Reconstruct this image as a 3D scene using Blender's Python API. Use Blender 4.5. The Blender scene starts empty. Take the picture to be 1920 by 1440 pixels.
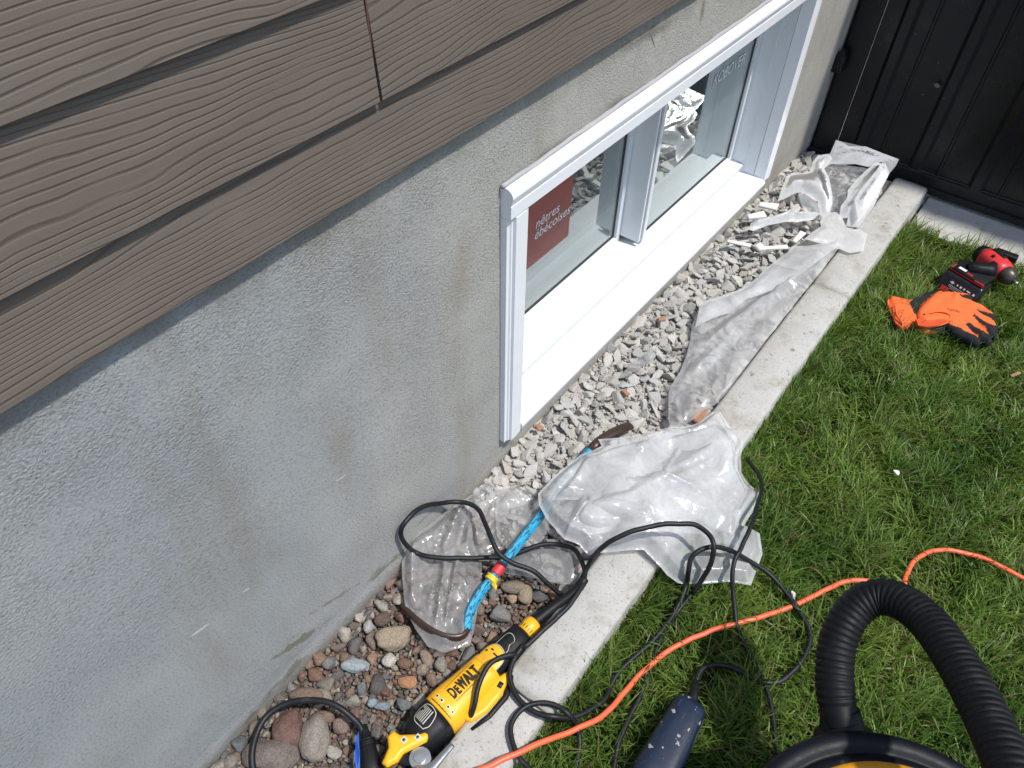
import bpy, bmesh, math, random
import numpy as np
from mathutils import Vector, Matrix, noise as mnoise
from mathutils.geometry import delaunay_2d_cdt
random.seed(7); rng = np.random.default_rng(7)
sc = bpy.context.scene
COL = sc.collection

# ------------------------------------------------------------------ camera
FPX = 1412.7; PP = np.array([960., 720.])
def nrm(v): v = np.array(v, float); return v/np.linalg.norm(v)
_vy = np.array([2539., -765.]); _vz = np.array([930., 2032.])
_y = nrm([*(_vy-PP), FPX]); _z = -nrm([*(_vz-PP), FPX]); _z = nrm(_z-_y*(_z@_y)); _x = np.cross(_y, _z)
R = np.array([_x, _y, _z])
CAM = np.array([0.68, 0.0, 1.49])
cam = bpy.data.cameras.new('camera'); camo = bpy.data.objects.new('camera', cam); COL.objects.link(camo)
cam.sensor_fit = 'HORIZONTAL'; cam.sensor_width = 36.0; cam.lens = FPX/1920*36.0
cam.clip_start = 0.02; cam.clip_end = 500
_r, _u, _b = R@[1, 0, 0], R@[0, -1, 0], R@[0, 0, -1]
camo.matrix_world = Matrix(((_r[0], _u[0], _b[0], CAM[0]), (_r[1], _u[1], _b[1], CAM[1]), (_r[2], _u[2], _b[2], CAM[2]), (0, 0, 0, 1)))
sc.camera = camo
# ------------------------------------------------------------------ light
SUN = nrm([0.42, 0.062, 0.9])
w = bpy.data.worlds.new('World'); sc.world = w; w.use_nodes = True
nt = w.node_tree; bg = nt.nodes['Background']
sky = nt.nodes.new('ShaderNodeTexSky'); sky.sky_type = 'NISHITA'; sky.sun_disc = False
sky.sun_elevation = math.asin(SUN[2]); sky.sun_rotation = math.atan2(SUN[0], SUN[1])
nt.links.new(sky.outputs[0], bg.inputs[0]); bg.inputs[1].default_value = 0.15
sl = bpy.data.lights.new('sun', 'SUN'); sl.energy = 3.3; sl.angle = math.radians(2.2); sl.color = (1, .965, .91)
so = bpy.data.objects.new('sun', sl); COL.objects.link(so); so.location = (2, 1, 5)
so.rotation_euler = Vector(SUN).to_track_quat('Z', 'Y').to_euler()
sc.view_settings.view_transform = 'Standard'; sc.view_settings.look = 'None'
sc.view_settings.exposure = 0.44; sc.view_settings.gamma = 1.0
sc.cycles.transparent_max_bounces = 16

# ------------------------------------------------------------------ photograph measurements -> points of the place
def ray(px, py): return R@nrm([px-PP[0], py-PP[1], FPX])
def U(px, py, z):                      # on a level plane
    r = ray(px, py); return CAM+r*((z-CAM[2])/r[2])
def WX(px, py, x):                     # on a plane parallel to the wall
    r = ray(px, py); return CAM+r*((x-CAM[0])/r[0])
def GY(px, py, y):                     # on a plane parallel to the gate
    r = ray(px, py); return CAM+r*((y-CAM[1])/r[1])

# ------------------------------------------------------------------ materials
class NT:
    def __init__(s, name):
        s.m = bpy.data.materials.new(name); s.m.use_nodes = True; s.t = s.m.node_tree
        s.bsdf = s.t.nodes['Principled BSDF']; s.out = s.t.nodes['Material Output']
    def n(s, typ, **kw):
        nd = s.t.nodes.new(typ)
        for k, v in kw.items():
            if k in nd.inputs: s.set(nd, k, v)
            else: setattr(nd, k, v)
        return nd
    def set(s, nd, k, v):
        if hasattr(v, 'links') or isinstance(v, bpy.types.NodeSocket): s.t.links.new(v, nd.inputs[k])
        else: nd.inputs[k].default_value = v
    def L(s, a, b): s.t.links.new(a, b)
    def pos(s): return s.n('ShaderNodeNewGeometry').outputs['Position']
    def mapv(s, v, scale=(1, 1, 1), loc=(0, 0, 0), rot=(0, 0, 0)):
        m = s.n('ShaderNodeMapping'); s.L(v, m.inputs[0]); m.inputs['Scale'].default_value = scale
        m.inputs['Location'].default_value = loc; m.inputs['Rotation'].default_value = rot; return m.outputs[0]
    def noise(s, v, scale, detail=3, rough=.5, dist=0):
        q = s.n('ShaderNodeTexNoise'); s.L(v, q.inputs['Vector']); q.inputs['Scale'].default_value = scale
        q.inputs['Detail'].default_value = detail; q.inputs['Roughness'].default_value = rough
        q.inputs['Distortion'].default_value = dist; return q.outputs['Fac']
    def vor(s, v, scale, feature='F1', rnd=1):
        q = s.n('ShaderNodeTexVoronoi', feature=feature); s.L(v, q.inputs['Vector']); q.inputs['Scale'].default_value = scale
        q.inputs['Randomness'].default_value = rnd; return q.outputs['Distance']
    def ramp(s, f, stops):
        q = s.n('ShaderNodeValToRGB'); s.L(f, q.inputs[0]); e = q.color_ramp.elements
        while len(e) < len(stops): e.new(.5)
        for i, (p, c) in enumerate(stops):
            e[i].position = p; e[i].color = (*c, 1) if isinstance(c, (tuple, list)) else (c, c, c, 1)
        return q.outputs[0]
    def mix(s, f, a, b, mode='MIX'):
        q = s.n('ShaderNodeMix', data_type='RGBA', blend_type=mode)
        for i, v in ((0, f), (6, a), (7, b)):
            if isinstance(v, bpy.types.NodeSocket): s.L(v, q.inputs[i])
            elif i == 0: q.inputs[i].default_value = v
            else: q.inputs[i].default_value = (*v, 1) if isinstance(v, (tuple, list)) else (v, v, v, 1)
        return q.outputs[2]
    def math(s, op, a, b=0., c=0., clamp=False):
        q = s.n('ShaderNodeMath', operation=op, use_clamp=clamp)
        for i, v in enumerate((a, b, c)):
            if isinstance(v, bpy.types.NodeSocket): s.L(v, q.inputs[i])
            else: q.inputs[i].default_value = v
        return q.outputs[0]
    def bump(s, h, strength=.5, dist=.002, normal=None):
        q = s.n('ShaderNodeBump'); s.L(h, q.inputs['Height']); q.inputs['Strength'].default_value = strength
        q.inputs['Distance'].default_value = dist
        if normal: s.L(normal, q.inputs['Normal'])
        return q.outputs[0]
    def fin(s, col=None, rough=None, normal=None, **kw):
        b = s.bsdf
        if col is not None:
            if isinstance(col, bpy.types.NodeSocket): s.L(col, b.inputs['Base Color'])
            else: b.inputs['Base Color'].default_value = (*col, 1)
        if rough is not None:
            if isinstance(rough, bpy.types.NodeSocket): s.L(rough, b.inputs['Roughness'])
            else: b.inputs['Roughness'].default_value = rough
        if normal is not None: s.L(normal, b.inputs['Normal'])
        for k, v in kw.items(): b.inputs[k].default_value = v
        return s.m

def pm(name, col, rough=.5, var=.25, scale=30, bump=.25, bscale=180, bdist=.0006, dirt=None, dscale=22, dlo=.58, dhi=.72, metallic=0., spec=.5, coat=0.):
    g = NT(name); p = g.pos()
    f = g.noise(p, scale, 4, .6)
    c = g.mix(f, tuple(x*(1-var) for x in col), tuple(min(1, x*(1+var)) for x in col))
    if dirt:
        d = g.noise(g.mapv(p, loc=(3, 7, 1)), dscale, 5, .65)
        c = g.mix(g.ramp(d, [(dlo, 0.), (dhi, 1.)]), c, dirt)
    r = g.math('ADD', g.math('MULTIPLY', g.noise(p, scale*2.3, 3), .25), rough-.12)
    b = g.bump(g.noise(p, bscale, 3), bump, bdist)
    return g.fin(c, r, b, Metallic=metallic, **{'Specular IOR Level': spec, 'Coat Weight': coat})

def am(name, rough=.8, bump=.5, bscale=160, bdist=.001, speck=.35, sscale=300, spec=.3):
    g = NT(name); p = g.pos()
    a = g.n('ShaderNodeAttribute', attribute_name='col').outputs['Color']
    s1 = g.noise(p, sscale, 3, .7)
    c = g.mix(1., a, g.ramp(s1, [(.3, 1-speck), (.7, 1+speck*.6)]), 'MULTIPLY')
    return g.fin(c, rough, g.bump(g.noise(p, bscale, 5, .65), bump, bdist), **{'Specular IOR Level': spec})

M = {}
# stucco foundation
g = NT('stucco'); p = g.pos()
big = g.noise(g.mapv(p, (1, .9, .9)), 3.2, 4, .55)
streak = g.noise(g.mapv(p, (1, 5., 1.1)), 1.3, 6, .68)
fine = g.noise(p, 260, 3, .6)
c = g.mix(g.ramp(big, [(.3, 0.), (.7, 1.)]), (.295, .310, .312), (.355, .366, .355))
sep = g.n('ShaderNodeSeparateXYZ'); g.L(p, sep.inputs[0])
yy = g.math('ADD', sep.outputs[1], g.math('MULTIPLY', g.math('SUBTRACT', big, .5), .5))
warm = g.ramp(g.math('MULTIPLY', yy, .45), [(.12, 0.), (.45, 1.)])  # cooler to warmer sunlit tint along the wall, put into the colour
c = g.mix(g.math('MULTIPLY', warm, .75), c, (.43, .405, .35))
st = g.ramp(streak, [(.52, 0.), (.74, 1.)])
c = g.mix(g.math('MULTIPLY', st, .45), c, (.24, .205, .145))
# wet/patched strip near the ground
low = g.ramp(g.math('ADD', sep.outputs[2], g.math('MULTIPLY', g.noise(p, 9, 4), .12)), [(.06, 1.), (.12, 0.)])
c = g.mix(g.math('MULTIPLY', g.ramp(g.math('ADD', sep.outputs[2], g.math('MULTIPLY', g.noise(p, 35, 5, .7), .06)), [(.035, 1.), (.075, 0.)]), .6), c, (.20, .18, .145))
moss = g.ramp(g.noise(g.mapv(p, (1, 1, 3.2)), 7, 4, .6), [(.60, 0.), (.66, 1.)])
lowb = g.ramp(sep.outputs[2], [(.05, 1.), (.16, 0.)])
c = g.mix(g.math('MULTIPLY', g.math('MULTIPLY', moss, lowb), .7), c, (.15, .135, .09))
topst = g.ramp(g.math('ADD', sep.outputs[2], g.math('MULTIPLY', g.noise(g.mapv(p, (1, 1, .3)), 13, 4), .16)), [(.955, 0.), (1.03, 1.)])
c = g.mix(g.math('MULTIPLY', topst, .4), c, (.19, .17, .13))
pits = g.vor(p, 90); pit = g.ramp(pits, [(.05, 1.), (.11, 0.)])
pitm = g.math('MULTIPLY', pit, g.ramp(g.noise(g.mapv(p, loc=(5, 5, 5)), 55, 2), [(.55, 0.), (.6, 1.)]))
c = g.mix(pitm, c, (.03, .03, .03))
c = g.mix(g.ramp(fine, [(.32, .5), (.5, 0.)]), c, (.13, .125, .11))
scr = g.ramp(g.noise(g.mapv(p, (1, 2, 22), rot=(.6, 0, 0)), 6, 2, .3), [(.77, 0.), (.785, 1.)])
c = g.mix(scr, c, (.42, .42, .40))
def ellp(p1, p2, wd, nz=.5, nsc=30, soft=.35):
    a, b = WX(*p1, 0.)[1:], WX(*p2, 0.)[1:]; cc = (a+b)/2; hl = np.linalg.norm(b-a)/2; an = math.atan2(b[1]-a[1], b[0]-a[0]); co, si = math.cos(an), math.sin(an)
    dy = g.math('SUBTRACT', sep.outputs[1], float(cc[0])); dz = g.math('SUBTRACT', sep.outputs[2], float(cc[1]))
    uu = g.math('DIVIDE', g.math('ADD', g.math('MULTIPLY', dy, co), g.math('MULTIPLY', dz, si)), float(hl))
    vv = g.math('DIVIDE', g.math('SUBTRACT', g.math('MULTIPLY', dz, co), g.math('MULTIPLY', dy, si)), wd)
    e = g.math('SQRT', g.math('ADD', g.math('MULTIPLY', uu, uu), g.math('MULTIPLY', vv, vv)))
    e = g.math('ADD', e, g.math('MULTIPLY', g.math('SUBTRACT', g.noise(p, nsc, 5, .65), .5), nz*2))
    return g.ramp(e, [(max(.01, .8-soft), 1.), (.8, 0.)])
for p1, p2, wd, col_, al, nz, nsc, sf in (((505, 1240), (612, 1168), .016, (.16, .145, .105), .75, 1.1, 42, .3), ((560, 1165), (690, 1085), .007, (.17, .155, .12), .6, 1.3, 45, .3),
        ((352, 1198), (400, 1165), .0035, (.50, .50, .48), .9, .5, 90, .1), ((628, 905), (655, 888), .003, (.52, .50, .45), .9, .5, 90, .1), ((452, 1112), (470, 1102), .003, (.50, .50, .48), .8, .5, 90, .1),
        ((590, 640), (672, 1000), .045, (.25, .21, .145), .36, .9, 11, .75), ((880, 380), (860, 620), .05, (.25, .21, .15), .45, .7, 12, .7), ((1120, 120), (1300, 20), .02, (.14, .125, .10), .6, .8, 18, .6),
        ((1100, 235), (1200, 170), .025, (.15, .13, .10), .55, .8, 18, .6), ((1325, -20), (1312, 60), .015, (.2, .15, .09), .7, .5, 18, .5), ((990, 320), (1080, 250), .02, (.16, .14, .11), .55, .8, 20, .6), ((1220, 62), (1232, 95), .0022, (.05, .045, .04), .8, .3, 80, .2), ((1470, 330), (1490, 300), .006, (.2, .17, .13), .6, .6, 40, .3)):
    c = g.mix(g.math('MULTIPLY', ellp(p1, p2, wd, nz, nsc, sf), al), c, col_)
rel = g.math('ADD', g.math('MULTIPLY', g.noise(g.mapv(p, (1, 1, 1.2)), 240, 3, .65, .2), 1.), g.math('MULTIPLY', g.noise(p, 75, 3, .6), .14))
soft = g.ramp(g.noise(p, 7, 2), [(.35, .35), (.65, 1.)])
M['stucco'] = g.fin(c, .92, g.bump(g.math('MULTIPLY', rel, soft), .85, .0046), **{'Specular IOR Level': .2})

# embossed fibre siding
g = NT('siding'); p = g.pos()
oi = g.n('ShaderNodeObjectInfo'); rnd = oi.outputs['Random']
off = g.n('ShaderNodeCombineXYZ'); g.L(g.math('MULTIPLY', rnd, 31.), off.inputs[1]); g.L(g.math('MULTIPLY', rnd, 3.7), off.inputs[2])
va = g.n('ShaderNodeVectorMath', operation='ADD'); g.L(p, va.inputs[0]); g.L(off.outputs[0], va.inputs[1]); v = va.outputs[0]
s3 = g.n('ShaderNodeSeparateXYZ'); g.L(v, s3.inputs[0])
warp = g.noise(g.mapv(v, (0, 1.9, 2.6)), 1., 1.2, .4)
warp2 = g.noise(g.mapv(v, (0, 8, 14)), 1., 1.5, .5)
dens = g.noise(g.mapv(v, (0, .8, 9), loc=(0, 4, 9)), 1., 1)
zz = g.math('ADD', g.math('MULTIPLY', s3.outputs[2], 118.), g.math('ADD', g.math('MULTIPLY', warp, 7.5), g.math('ADD', g.math('MULTIPLY', warp2, 1.5), g.math('MULTIPLY', dens, 11.))))
fr = g.math('FRACT', zz)
tri = g.math('ABSOLUTE', g.math('SUBTRACT', fr, .5))
brk = g.noise(g.mapv(v, (0, 7, 60), loc=(0, 2, 5)), 1., 2)
grv = g.ramp(tri, [(0., 1.), (.07, .8), (.17, 0.)])
grv = g.math('MULTIPLY', grv, g.ramp(brk, [(.3, .15), (.48, 1.)]))
c = g.mix(g.noise(g.mapv(v, (0, 3, 30)), 4, 3), (.124, .099, .079), (.158, .129, .105))
c = g.mix(g.math('MULTIPLY', g.ramp(g.noise(g.mapv(p, (1, 1.4, 3)), 3.2, 5, .65), [(.42, 0.), (.72, 1.)]), .35), c, (.185, .160, .135))
c = g.mix(g.ramp(g.noise(p, 120, 3, .7), [(.70, 0.), (.76, .5)]), c, (.24, .22, .19))
c = g.mix(g.math('MULTIPLY', grv, .42), c, (.036, .029, .022))
h = g.math('ADD', g.math('MULTIPLY', grv, -1.), g.math('ADD', g.math('MULTIPLY', g.noise(g.mapv(v, (0, 30, 300)), 1., 3), .25), g.math('MULTIPLY', g.noise(v, 500, 2), .1)))
M['siding'] = g.fin(c, .62, g.bump(h, .5, .0012), **{'Specular IOR Level': .35})

M['vinyl'] = pm('white_vinyl', (.655, .675, .69), .32, .03, 12, .04, 60, .0004, spec=.5)
M['vinyl_trim'] = pm('white_trim_metal', (.78, .79, .80), .38, .04, 15, .06, 40, .0006, dirt=(.62, .62, .60), dlo=.68, dhi=.8)
M['gasket'] = pm('black_gasket', (.02, .022, .025), .5)
M['spacer'] = pm('grey_spacer', (.35, .38, .38), .35, metallic=.6)
M['caulk'] = pm('grey_caulk', (.34, .34, .34), .6, .12, 60, .4, 90, .001)
M['room'] = pm('dark_room', (.03, .032, .034), .8)  # unlit look of the interior put into near-black wall colour
def glassmat():
    g = NT('window_glass')
    fr = g.n('ShaderNodeFresnel'); fr.inputs[0].default_value = 1.5
    f = g.math('MULTIPLY', fr.outputs[0], 2.6, clamp=True); f = g.math('ADD', f, .06, clamp=True)
    tr = g.n('ShaderNodeBsdfTransparent'); tr.inputs[0].default_value = (.86, .93, .91, 1)
    gl = g.n('ShaderNodeBsdfGlossy'); gl.inputs['Roughness'].default_value = .008; gl.inputs[0].default_value = (.93, 1, .98, 1)
    bp = g.bump(g.noise(g.pos(), 5, 1), .03, .002); g.L(bp, gl.inputs['Normal'])
    mx = g.n('ShaderNodeMixShader'); g.L(f, mx.inputs[0]); g.L(tr.outputs[0], mx.inputs[1]); g.L(gl.outputs[0], mx.inputs[2])
    du = g.n('ShaderNodeBsdfDiffuse'); du.inputs[0].default_value = (.62, .68, .68, 1); md = g.n('ShaderNodeMixShader'); md.inputs[0].default_value = .10  # faint haze mixed in to lighten the dark panes
    g.L(mx.outputs[0], md.inputs[1]); g.L(du.outputs[0], md.inputs[2])
    g.L(md.outputs[0], g.out.inputs[0]); return g.m
M['glass'] = glassmat()

g = NT('kerb_concrete'); p = g.pos()
c = g.mix(g.noise(p, 16, 5, .65), (.335, .328, .305), (.49, .48, .45))
c = g.mix(g.ramp(g.noise(p, 210, 2), [(.28, .75), (.40, 0.)]), c, (.19, .185, .175))
c = g.mix(g.ramp(g.vor(p, 75), [(.06, .85), (.12, 0.)]), c, (.12, .115, .11))
c = g.mix(g.ramp(g.noise(g.mapv(p, loc=(9, 2, 4)), 11, 4, .7), [(.52, 0.), (.70, .65)]), c, (.25, .23, .18))
c = g.mix(g.ramp(g.noise(g.mapv(p, loc=(1, 8, 4)), 28, 4, .6), [(.66, 0.), (.70, .7)]), c, (.13, .12, .09))
h = g.math('ADD', g.noise(p, 130, 4, .7), g.math('MULTIPLY', g.ramp(g.vor(p, 95), [(.05, 0.), (.16, 1.)]), .7))
M['kerb'] = g.fin(c, .93, g.bump(h, .55, .0025), **{'Specular IOR Level': .2})
M['paving'] = pm('paving_concrete', (.40, .395, .37), .9, .18, 14, .5, 150, .0015, dirt=(.24, .22, .17), spec=.2)
M['soil'] = pm('soil', (.045, .034, .021), .95, .5, 40, .9, 120, .006, dirt=(.09, .07, .04), spec=.1)
M['bed'] = pm('bed_sand', (.105, .085, .066), .95, .4, 60, .9, 150, .005, spec=.1)
M['dust'] = pm('rubble_dust', (.40, .375, .335), .95, .25, 45, .9, 190, .004, spec=.1)
M['stone'] = am('river_stone', .8, .35, 240, .0012, .5, 330, .4)
M['rubble'] = am('broken_concrete', .95, .7, 210, .002, .22, 260, .15)
# grass
g = NT('grass_blade'); a = g.n('ShaderNodeAttribute', attribute_name='col').outputs['Color']
pr = g.bsdf; g.L(a, pr.inputs['Base Color']); pr.inputs['Roughness'].default_value = .42; pr.inputs['Specular IOR Level'].default_value = .42
tl = g.n('ShaderNodeBsdfTranslucent'); g.L(g.mix(1., a, (1.25, 1.35, .6), 'MULTIPLY'), tl.inputs[0])
mx = g.n('ShaderNodeMixShader'); mx.inputs[0].default_value = .38
g.L(pr.outputs[0], mx.inputs[1]); g.L(tl.outputs[0], mx.inputs[2]); g.L(mx.outputs[0], g.out.inputs[0]); M['grass'] = g.m
# gate
g = NT('black_gate_paint'); p = g.pos()
c = g.mix(g.noise(p, 6, 4), (.004, .0045, .006), (.008, .009, .012))
gz = g.n('ShaderNodeSeparateXYZ'); g.L(p, gz.inputs[0])
c = g.mix(g.math('MULTIPLY', g.ramp(gz.outputs[2], [(.05, .5), (.28, 0.)]), g.noise(p, 30, 4, .7)), c, (.06, .055, .048))
c = g.mix(g.ramp(g.noise(p, 90, 4, .75), [(.70, 0.), (.73, .8)]), c, (.16, .16, .16))
c = g.mix(g.ramp(g.noise(g.mapv(p, loc=(4, 1, 2)), 4.5, 5, .7), [(.62, 0.), (.8, .22)]), c, (.05, .048, .046))
M['gate'] = g.fin(c, g.ramp(g.noise(p, 9, 4), [(.3, .22), (.7, .42)]), g.bump(g.noise(p, 14, 2), .12, .002), **{'Specular IOR Level': .3})
M['paintspot'] = pm('grey_paint_spot', (.12, .12, .12), .8)
# plastic film
def film(name, milk, tint=(.93, .94, .95), rough=.16, var=.35, scale=9):
    g = NT(name); p = g.pos()
    nz = g.noise(p, scale, 4, .62, .5); wr = g.noise(g.mapv(p, (1, .4, 1)), 38, 3, .6, 1.2)
    mk = g.math('ADD', g.math('MULTIPLY', g.math('SUBTRACT', nz, .5), var*2), milk)
    mk = g.math('ADD', mk, g.math('MULTIPLY', g.math('SUBTRACT', wr, .5), .22), clamp=True)
    df = g.n('ShaderNodeBsdfDiffuse'); df.inputs[0].default_value = (*tint, 1)
    tl = g.n('ShaderNodeBsdfTranslucent'); tl.inputs[0].default_value = (*tint, 1)
    m1 = g.n('ShaderNodeMixShader'); m1.inputs[0].default_value = .5; g.L(df.outputs[0], m1.inputs[1]); g.L(tl.outputs[0], m1.inputs[2])
    tr = g.n('ShaderNodeBsdfTransparent'); tr.inputs[0].default_value = (.96, .965, .97, 1)
    m2 = g.n('ShaderNodeMixShader'); g.L(mk, m2.inputs[0]); g.L(tr.outputs[0], m2.inputs[1]); g.L(m1.outputs[0], m2.inputs[2])
    fr = g.n('ShaderNodeFresnel'); fr.inputs[0].default_value = 1.5
    gl = g.n('ShaderNodeBsdfGlossy'); gl.inputs['Roughness'].default_value = rough
    h = g.math('ADD', g.noise(g.mapv(p, (1, .5, 1)), 55, 3, .6, 1.5), g.math('MULTIPLY', g.noise(p, 170, 2), .3))
    bp = g.bump(h, .3, .0035)
    for nd in (df, tl, gl, fr): g.L(bp, nd.inputs['Normal'])
    m3 = g.n('ShaderNodeMixShader'); g.L(g.math('MULTIPLY', fr.outputs[0], .95, clamp=True), m3.inputs[0]); g.L(m2.outputs[0], m3.inputs[1]); g.L(gl.outputs[0], m3.inputs[2])
    g.L(m3.outputs[0], g.out.inputs[0]); return g.m
M['film_clear'] = film('clear_film', .30, (.95, .955, .96))
M['film_grey'] = film('greyish_film', .42, (.62, .63, .64))
M['film_bag'] = film('bag_film', .56, (.96, .965, .97), .17, .5, 10)
M['film_long'] = film('long_film', .44, (.93, .935, .94), .16, .45, 6)
M['film_milk'] = film('milky_film', .76, (.95, .95, .95), .28, .15)
M['film_glint'] = film('glint_fold', .55, (.95, .95, .95), .07)
# tools
M['yellow'] = pm('yellow_plastic', (.80, .40, .012), .42, .08, 25, .12, 240, .0005, dirt=(.30, .19, .05), dlo=.62, dhi=.82)
M['blackp'] = pm('black_rubber_plastic', (.0065, .007, .008), .52, .3, 40, .35, 420, .0006, spec=.3, dirt=(.05, .05, .05), dlo=.62, dhi=.85)
M['cord'] = pm('black_cord_rubber', (.008, .009, .011), .5, .35, 50, .3, 260, .0006, spec=.35, dirt=(.05, .05, .055), dlo=.6, dhi=.8)
M['orange'] = pm('orange_cord_jacket', (.85, .13, .055), .42, .12, 35, .15, 200, .0005, dirt=(.42, .13, .06), dlo=.66, dhi=.84)
M['steel'] = pm('bare_steel', (.42, .43, .45), .32, .2, 40, .2, 300, .0004, metallic=.9)
M['darksteel'] = pm('rust_brown_steel', (.085, .058, .048), .36, .4, 60, .3, 200, .0008, dirt=(.22, .2, .19), metallic=.55)
M['red'] = pm('red_plastic', (.62, .035, .04), .4, .1, 30, .15, 300, .0004)
M['redtape'] = pm('red_tape', (.55, .03, .035), .5)
M['yellowtape'] = pm('yellow_tape', (.72, .50, .02), .5, .15, 60, .6, 150, .002)
M['bluetab'] = pm('blue_tab', (.02, .09, .42), .4)
M['ink'] = pm('black_print', (.01, .01, .01), .5)
M['white'] = pm('white_print', (.78, .78, .78), .5)
M['panelgrey'] = pm('pale_outline', (.5, .48, .42), .5)
g = NT('navy_scuffed'); p = g.pos()
c = g.mix(g.noise(p, 35, 3), (.006, .012, .030), (.009, .018, .042))
c = g.mix(g.ramp(g.noise(p, 60, 3, .55), [(.655, 0.), (.67, 1.)]), c, (.30, .29, .27))
c = g.mix(g.ramp(g.noise(g.mapv(p, (3, .6, 1)), 55, 4, .7), [(.62, 0.), (.7, .5)]), c, (.09, .10, .12))
M['navy'] = g.fin(c, .38, g.bump(g.noise(p, 230, 3), .2, .0006))
_d = U(1094, 855, .07)-U(916, 1092, .06); BARROT = -math.atan2(_d[1], _d[0])
g = NT('worn_blue_wrap'); p = g.pos()
c = g.mix(g.noise(p, 45, 3), (.015, .28, .48), (.03, .38, .60))
d = g.math('ABSOLUTE', g.math('SUBTRACT', g.noise(g.mapv(g.mapv(p, rot=(0, 0, BARROT)), (.22, 1.4, 1)), 120, 3, .6, .2), .5))
c = g.mix(g.ramp(d, [(.016, 1.), (.034, 0.)]), c, (.012, .02, .03))
M['bluewrap'] = g.fin(c, .45, g.bump(g.noise(p, 200, 3), .4, .001))
M['glove'] = am('glove_fabric', .78, .5, 420, .0012, .14, 520, .2)
M['gloveinside'] = pm('glove_inside', (.55, .07, .015), .85)
M['hose'] = pm('black_hose', (.005, .0055, .0065), .55, .3, 30, .2, 300, .0005, dirt=(.022, .021, .020), dlo=.55, dhi=.8, spec=.22)
M['lid'] = pm('black_lid', (.005, .006, .009), .5, .3, 40, .25, 350, .0005, dirt=(.06, .06, .06), dlo=.60, dhi=.8, spec=.22)
M['vacorange'] = pm('vac_amber', (.62, .27, .012), .4, .1, 30)
M['brick'] = pm('orange_chip', (.33, .17, .10), .85, .3, 90, .6, 220, .002)
M['whitestrip'] = pm('white_scrap', (.64, .63, .60), .6, .1, 60, .4, 150, .001, dirt=(.45, .43, .40), dlo=.6, dhi=.72)
M['sticker'] = pm('red_sticker', (.27, .03, .022), .35, .22, 24, .05)

# ------------------------------------------------------------------ object helpers
ORG = {}
def reg(o, org): ORG[o.name] = np.array(org, float); return o
def thing(name, label, cat, loc, group=None):
    o = bpy.data.objects.new(name, None); COL.objects.link(o); o.location = loc; o.empty_display_size = .05
    o['label'] = label; o['category'] = cat
    if group: o['group'] = group
    return reg(o, loc)
def tag(o, label, cat, group=None):
    o['label'] = label; o['category'] = cat
    if group: o['group'] = group
    return o
def mesh(name, V, F, mat, parent=None, cols=None, smooth=True, org=None, F4=None):
    """V (n,3) world points, F list/array of faces; object origin = parent's origin or the base centre"""
    V = np.asarray(V, float)
    if parent is not None: o0 = ORG[parent.name]
    elif org is not None: o0 = np.array(org, float)
    else: o0 = np.array([V[:, 0].mean(), V[:, 1].mean(), V[:, 2].min()])
    me = bpy.data.meshes.new(name)
    arrs = [a for a in ((F, F4) if F4 is not None else (F,)) if a is not None and len(a)]
    if all(isinstance(a, np.ndarray) for a in arrs):
        nl = sum(a.size for a in arrs); nf = sum(len(a) for a in arrs)
        me.vertices.add(len(V)); me.vertices.foreach_set('co', (V-o0).astype(np.float32).ravel())
        me.loops.add(nl); me.loops.foreach_set('vertex_index', np.concatenate([a.ravel() for a in arrs]).astype(np.int32))
        me.polygons.add(nf)
        tot = np.concatenate([np.full(len(a), a.shape[1]) for a in arrs]); st = np.concatenate([[0], np.cumsum(tot)[:-1]])
        me.polygons.foreach_set('loop_start', st.astype(np.int32)); me.polygons.foreach_set('loop_total', tot.astype(np.int32))
        me.update(calc_edges=True); me.validate()
    else:
        fs = []
        for a in arrs: fs += [list(map(int, f)) for f in a]
        me.from_pydata([tuple(q) for q in (V-o0)], [], fs); me.update()
    if cols is not None:
        at = me.color_attributes.new('col', 'FLOAT_COLOR', 'POINT')
        at.data.foreach_set('color', np.c_[np.asarray(cols, float), np.ones(len(V))].astype(np.float32).ravel())
    me.polygons.foreach_set('use_smooth', np.full(len(me.polygons), bool(smooth)))
    me.materials.append(mat if not isinstance(mat, str) else M[mat])
    o = bpy.data.objects.new(name, me); COL.objects.link(o)
    if parent is not None: o.parent = parent
    else: o.location = o0
    return reg(o, o0)
def join(parts):
    V, F, n = [], [], 0
    for v, f in parts:
        V.append(np.asarray(v, float)); F += [[i+n for i in q] for q in f]; n += len(v)
    return np.vstack(V), F
def box(lo, hi, bev=0., seg=2):
    bm = bmesh.new(); bmesh.ops.create_cube(bm, size=1)
    lo, hi = np.array(lo, float), np.array(hi, float)
    for v in bm.verts: v.co = Vector(lo+(np.array(v.co)+.5)*(hi-lo))
    if bev: bmesh.ops.bevel(bm, geom=bm.edges[:], offset=bev, segments=seg, affect='EDGES', profile=.6)
    r = np.array([v.co[:] for v in bm.verts]), [[v.index for v in f.verts] for f in bm.faces] if not bm.verts.index_update() else None
    bm.free(); return r
def frame_of(a, b, up=(0, 0, 1)):      # u along a->b, v sideways, w up ; maps local (u,v,w) to world
    a, b = np.array(a, float), np.array(b, float); u = nrm(b-a); v = nrm(np.cross(up, u)); ww = np.cross(u, v)
    return lambda P: a+np.asarray(P, float)@np.array([u, v, ww])
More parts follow.
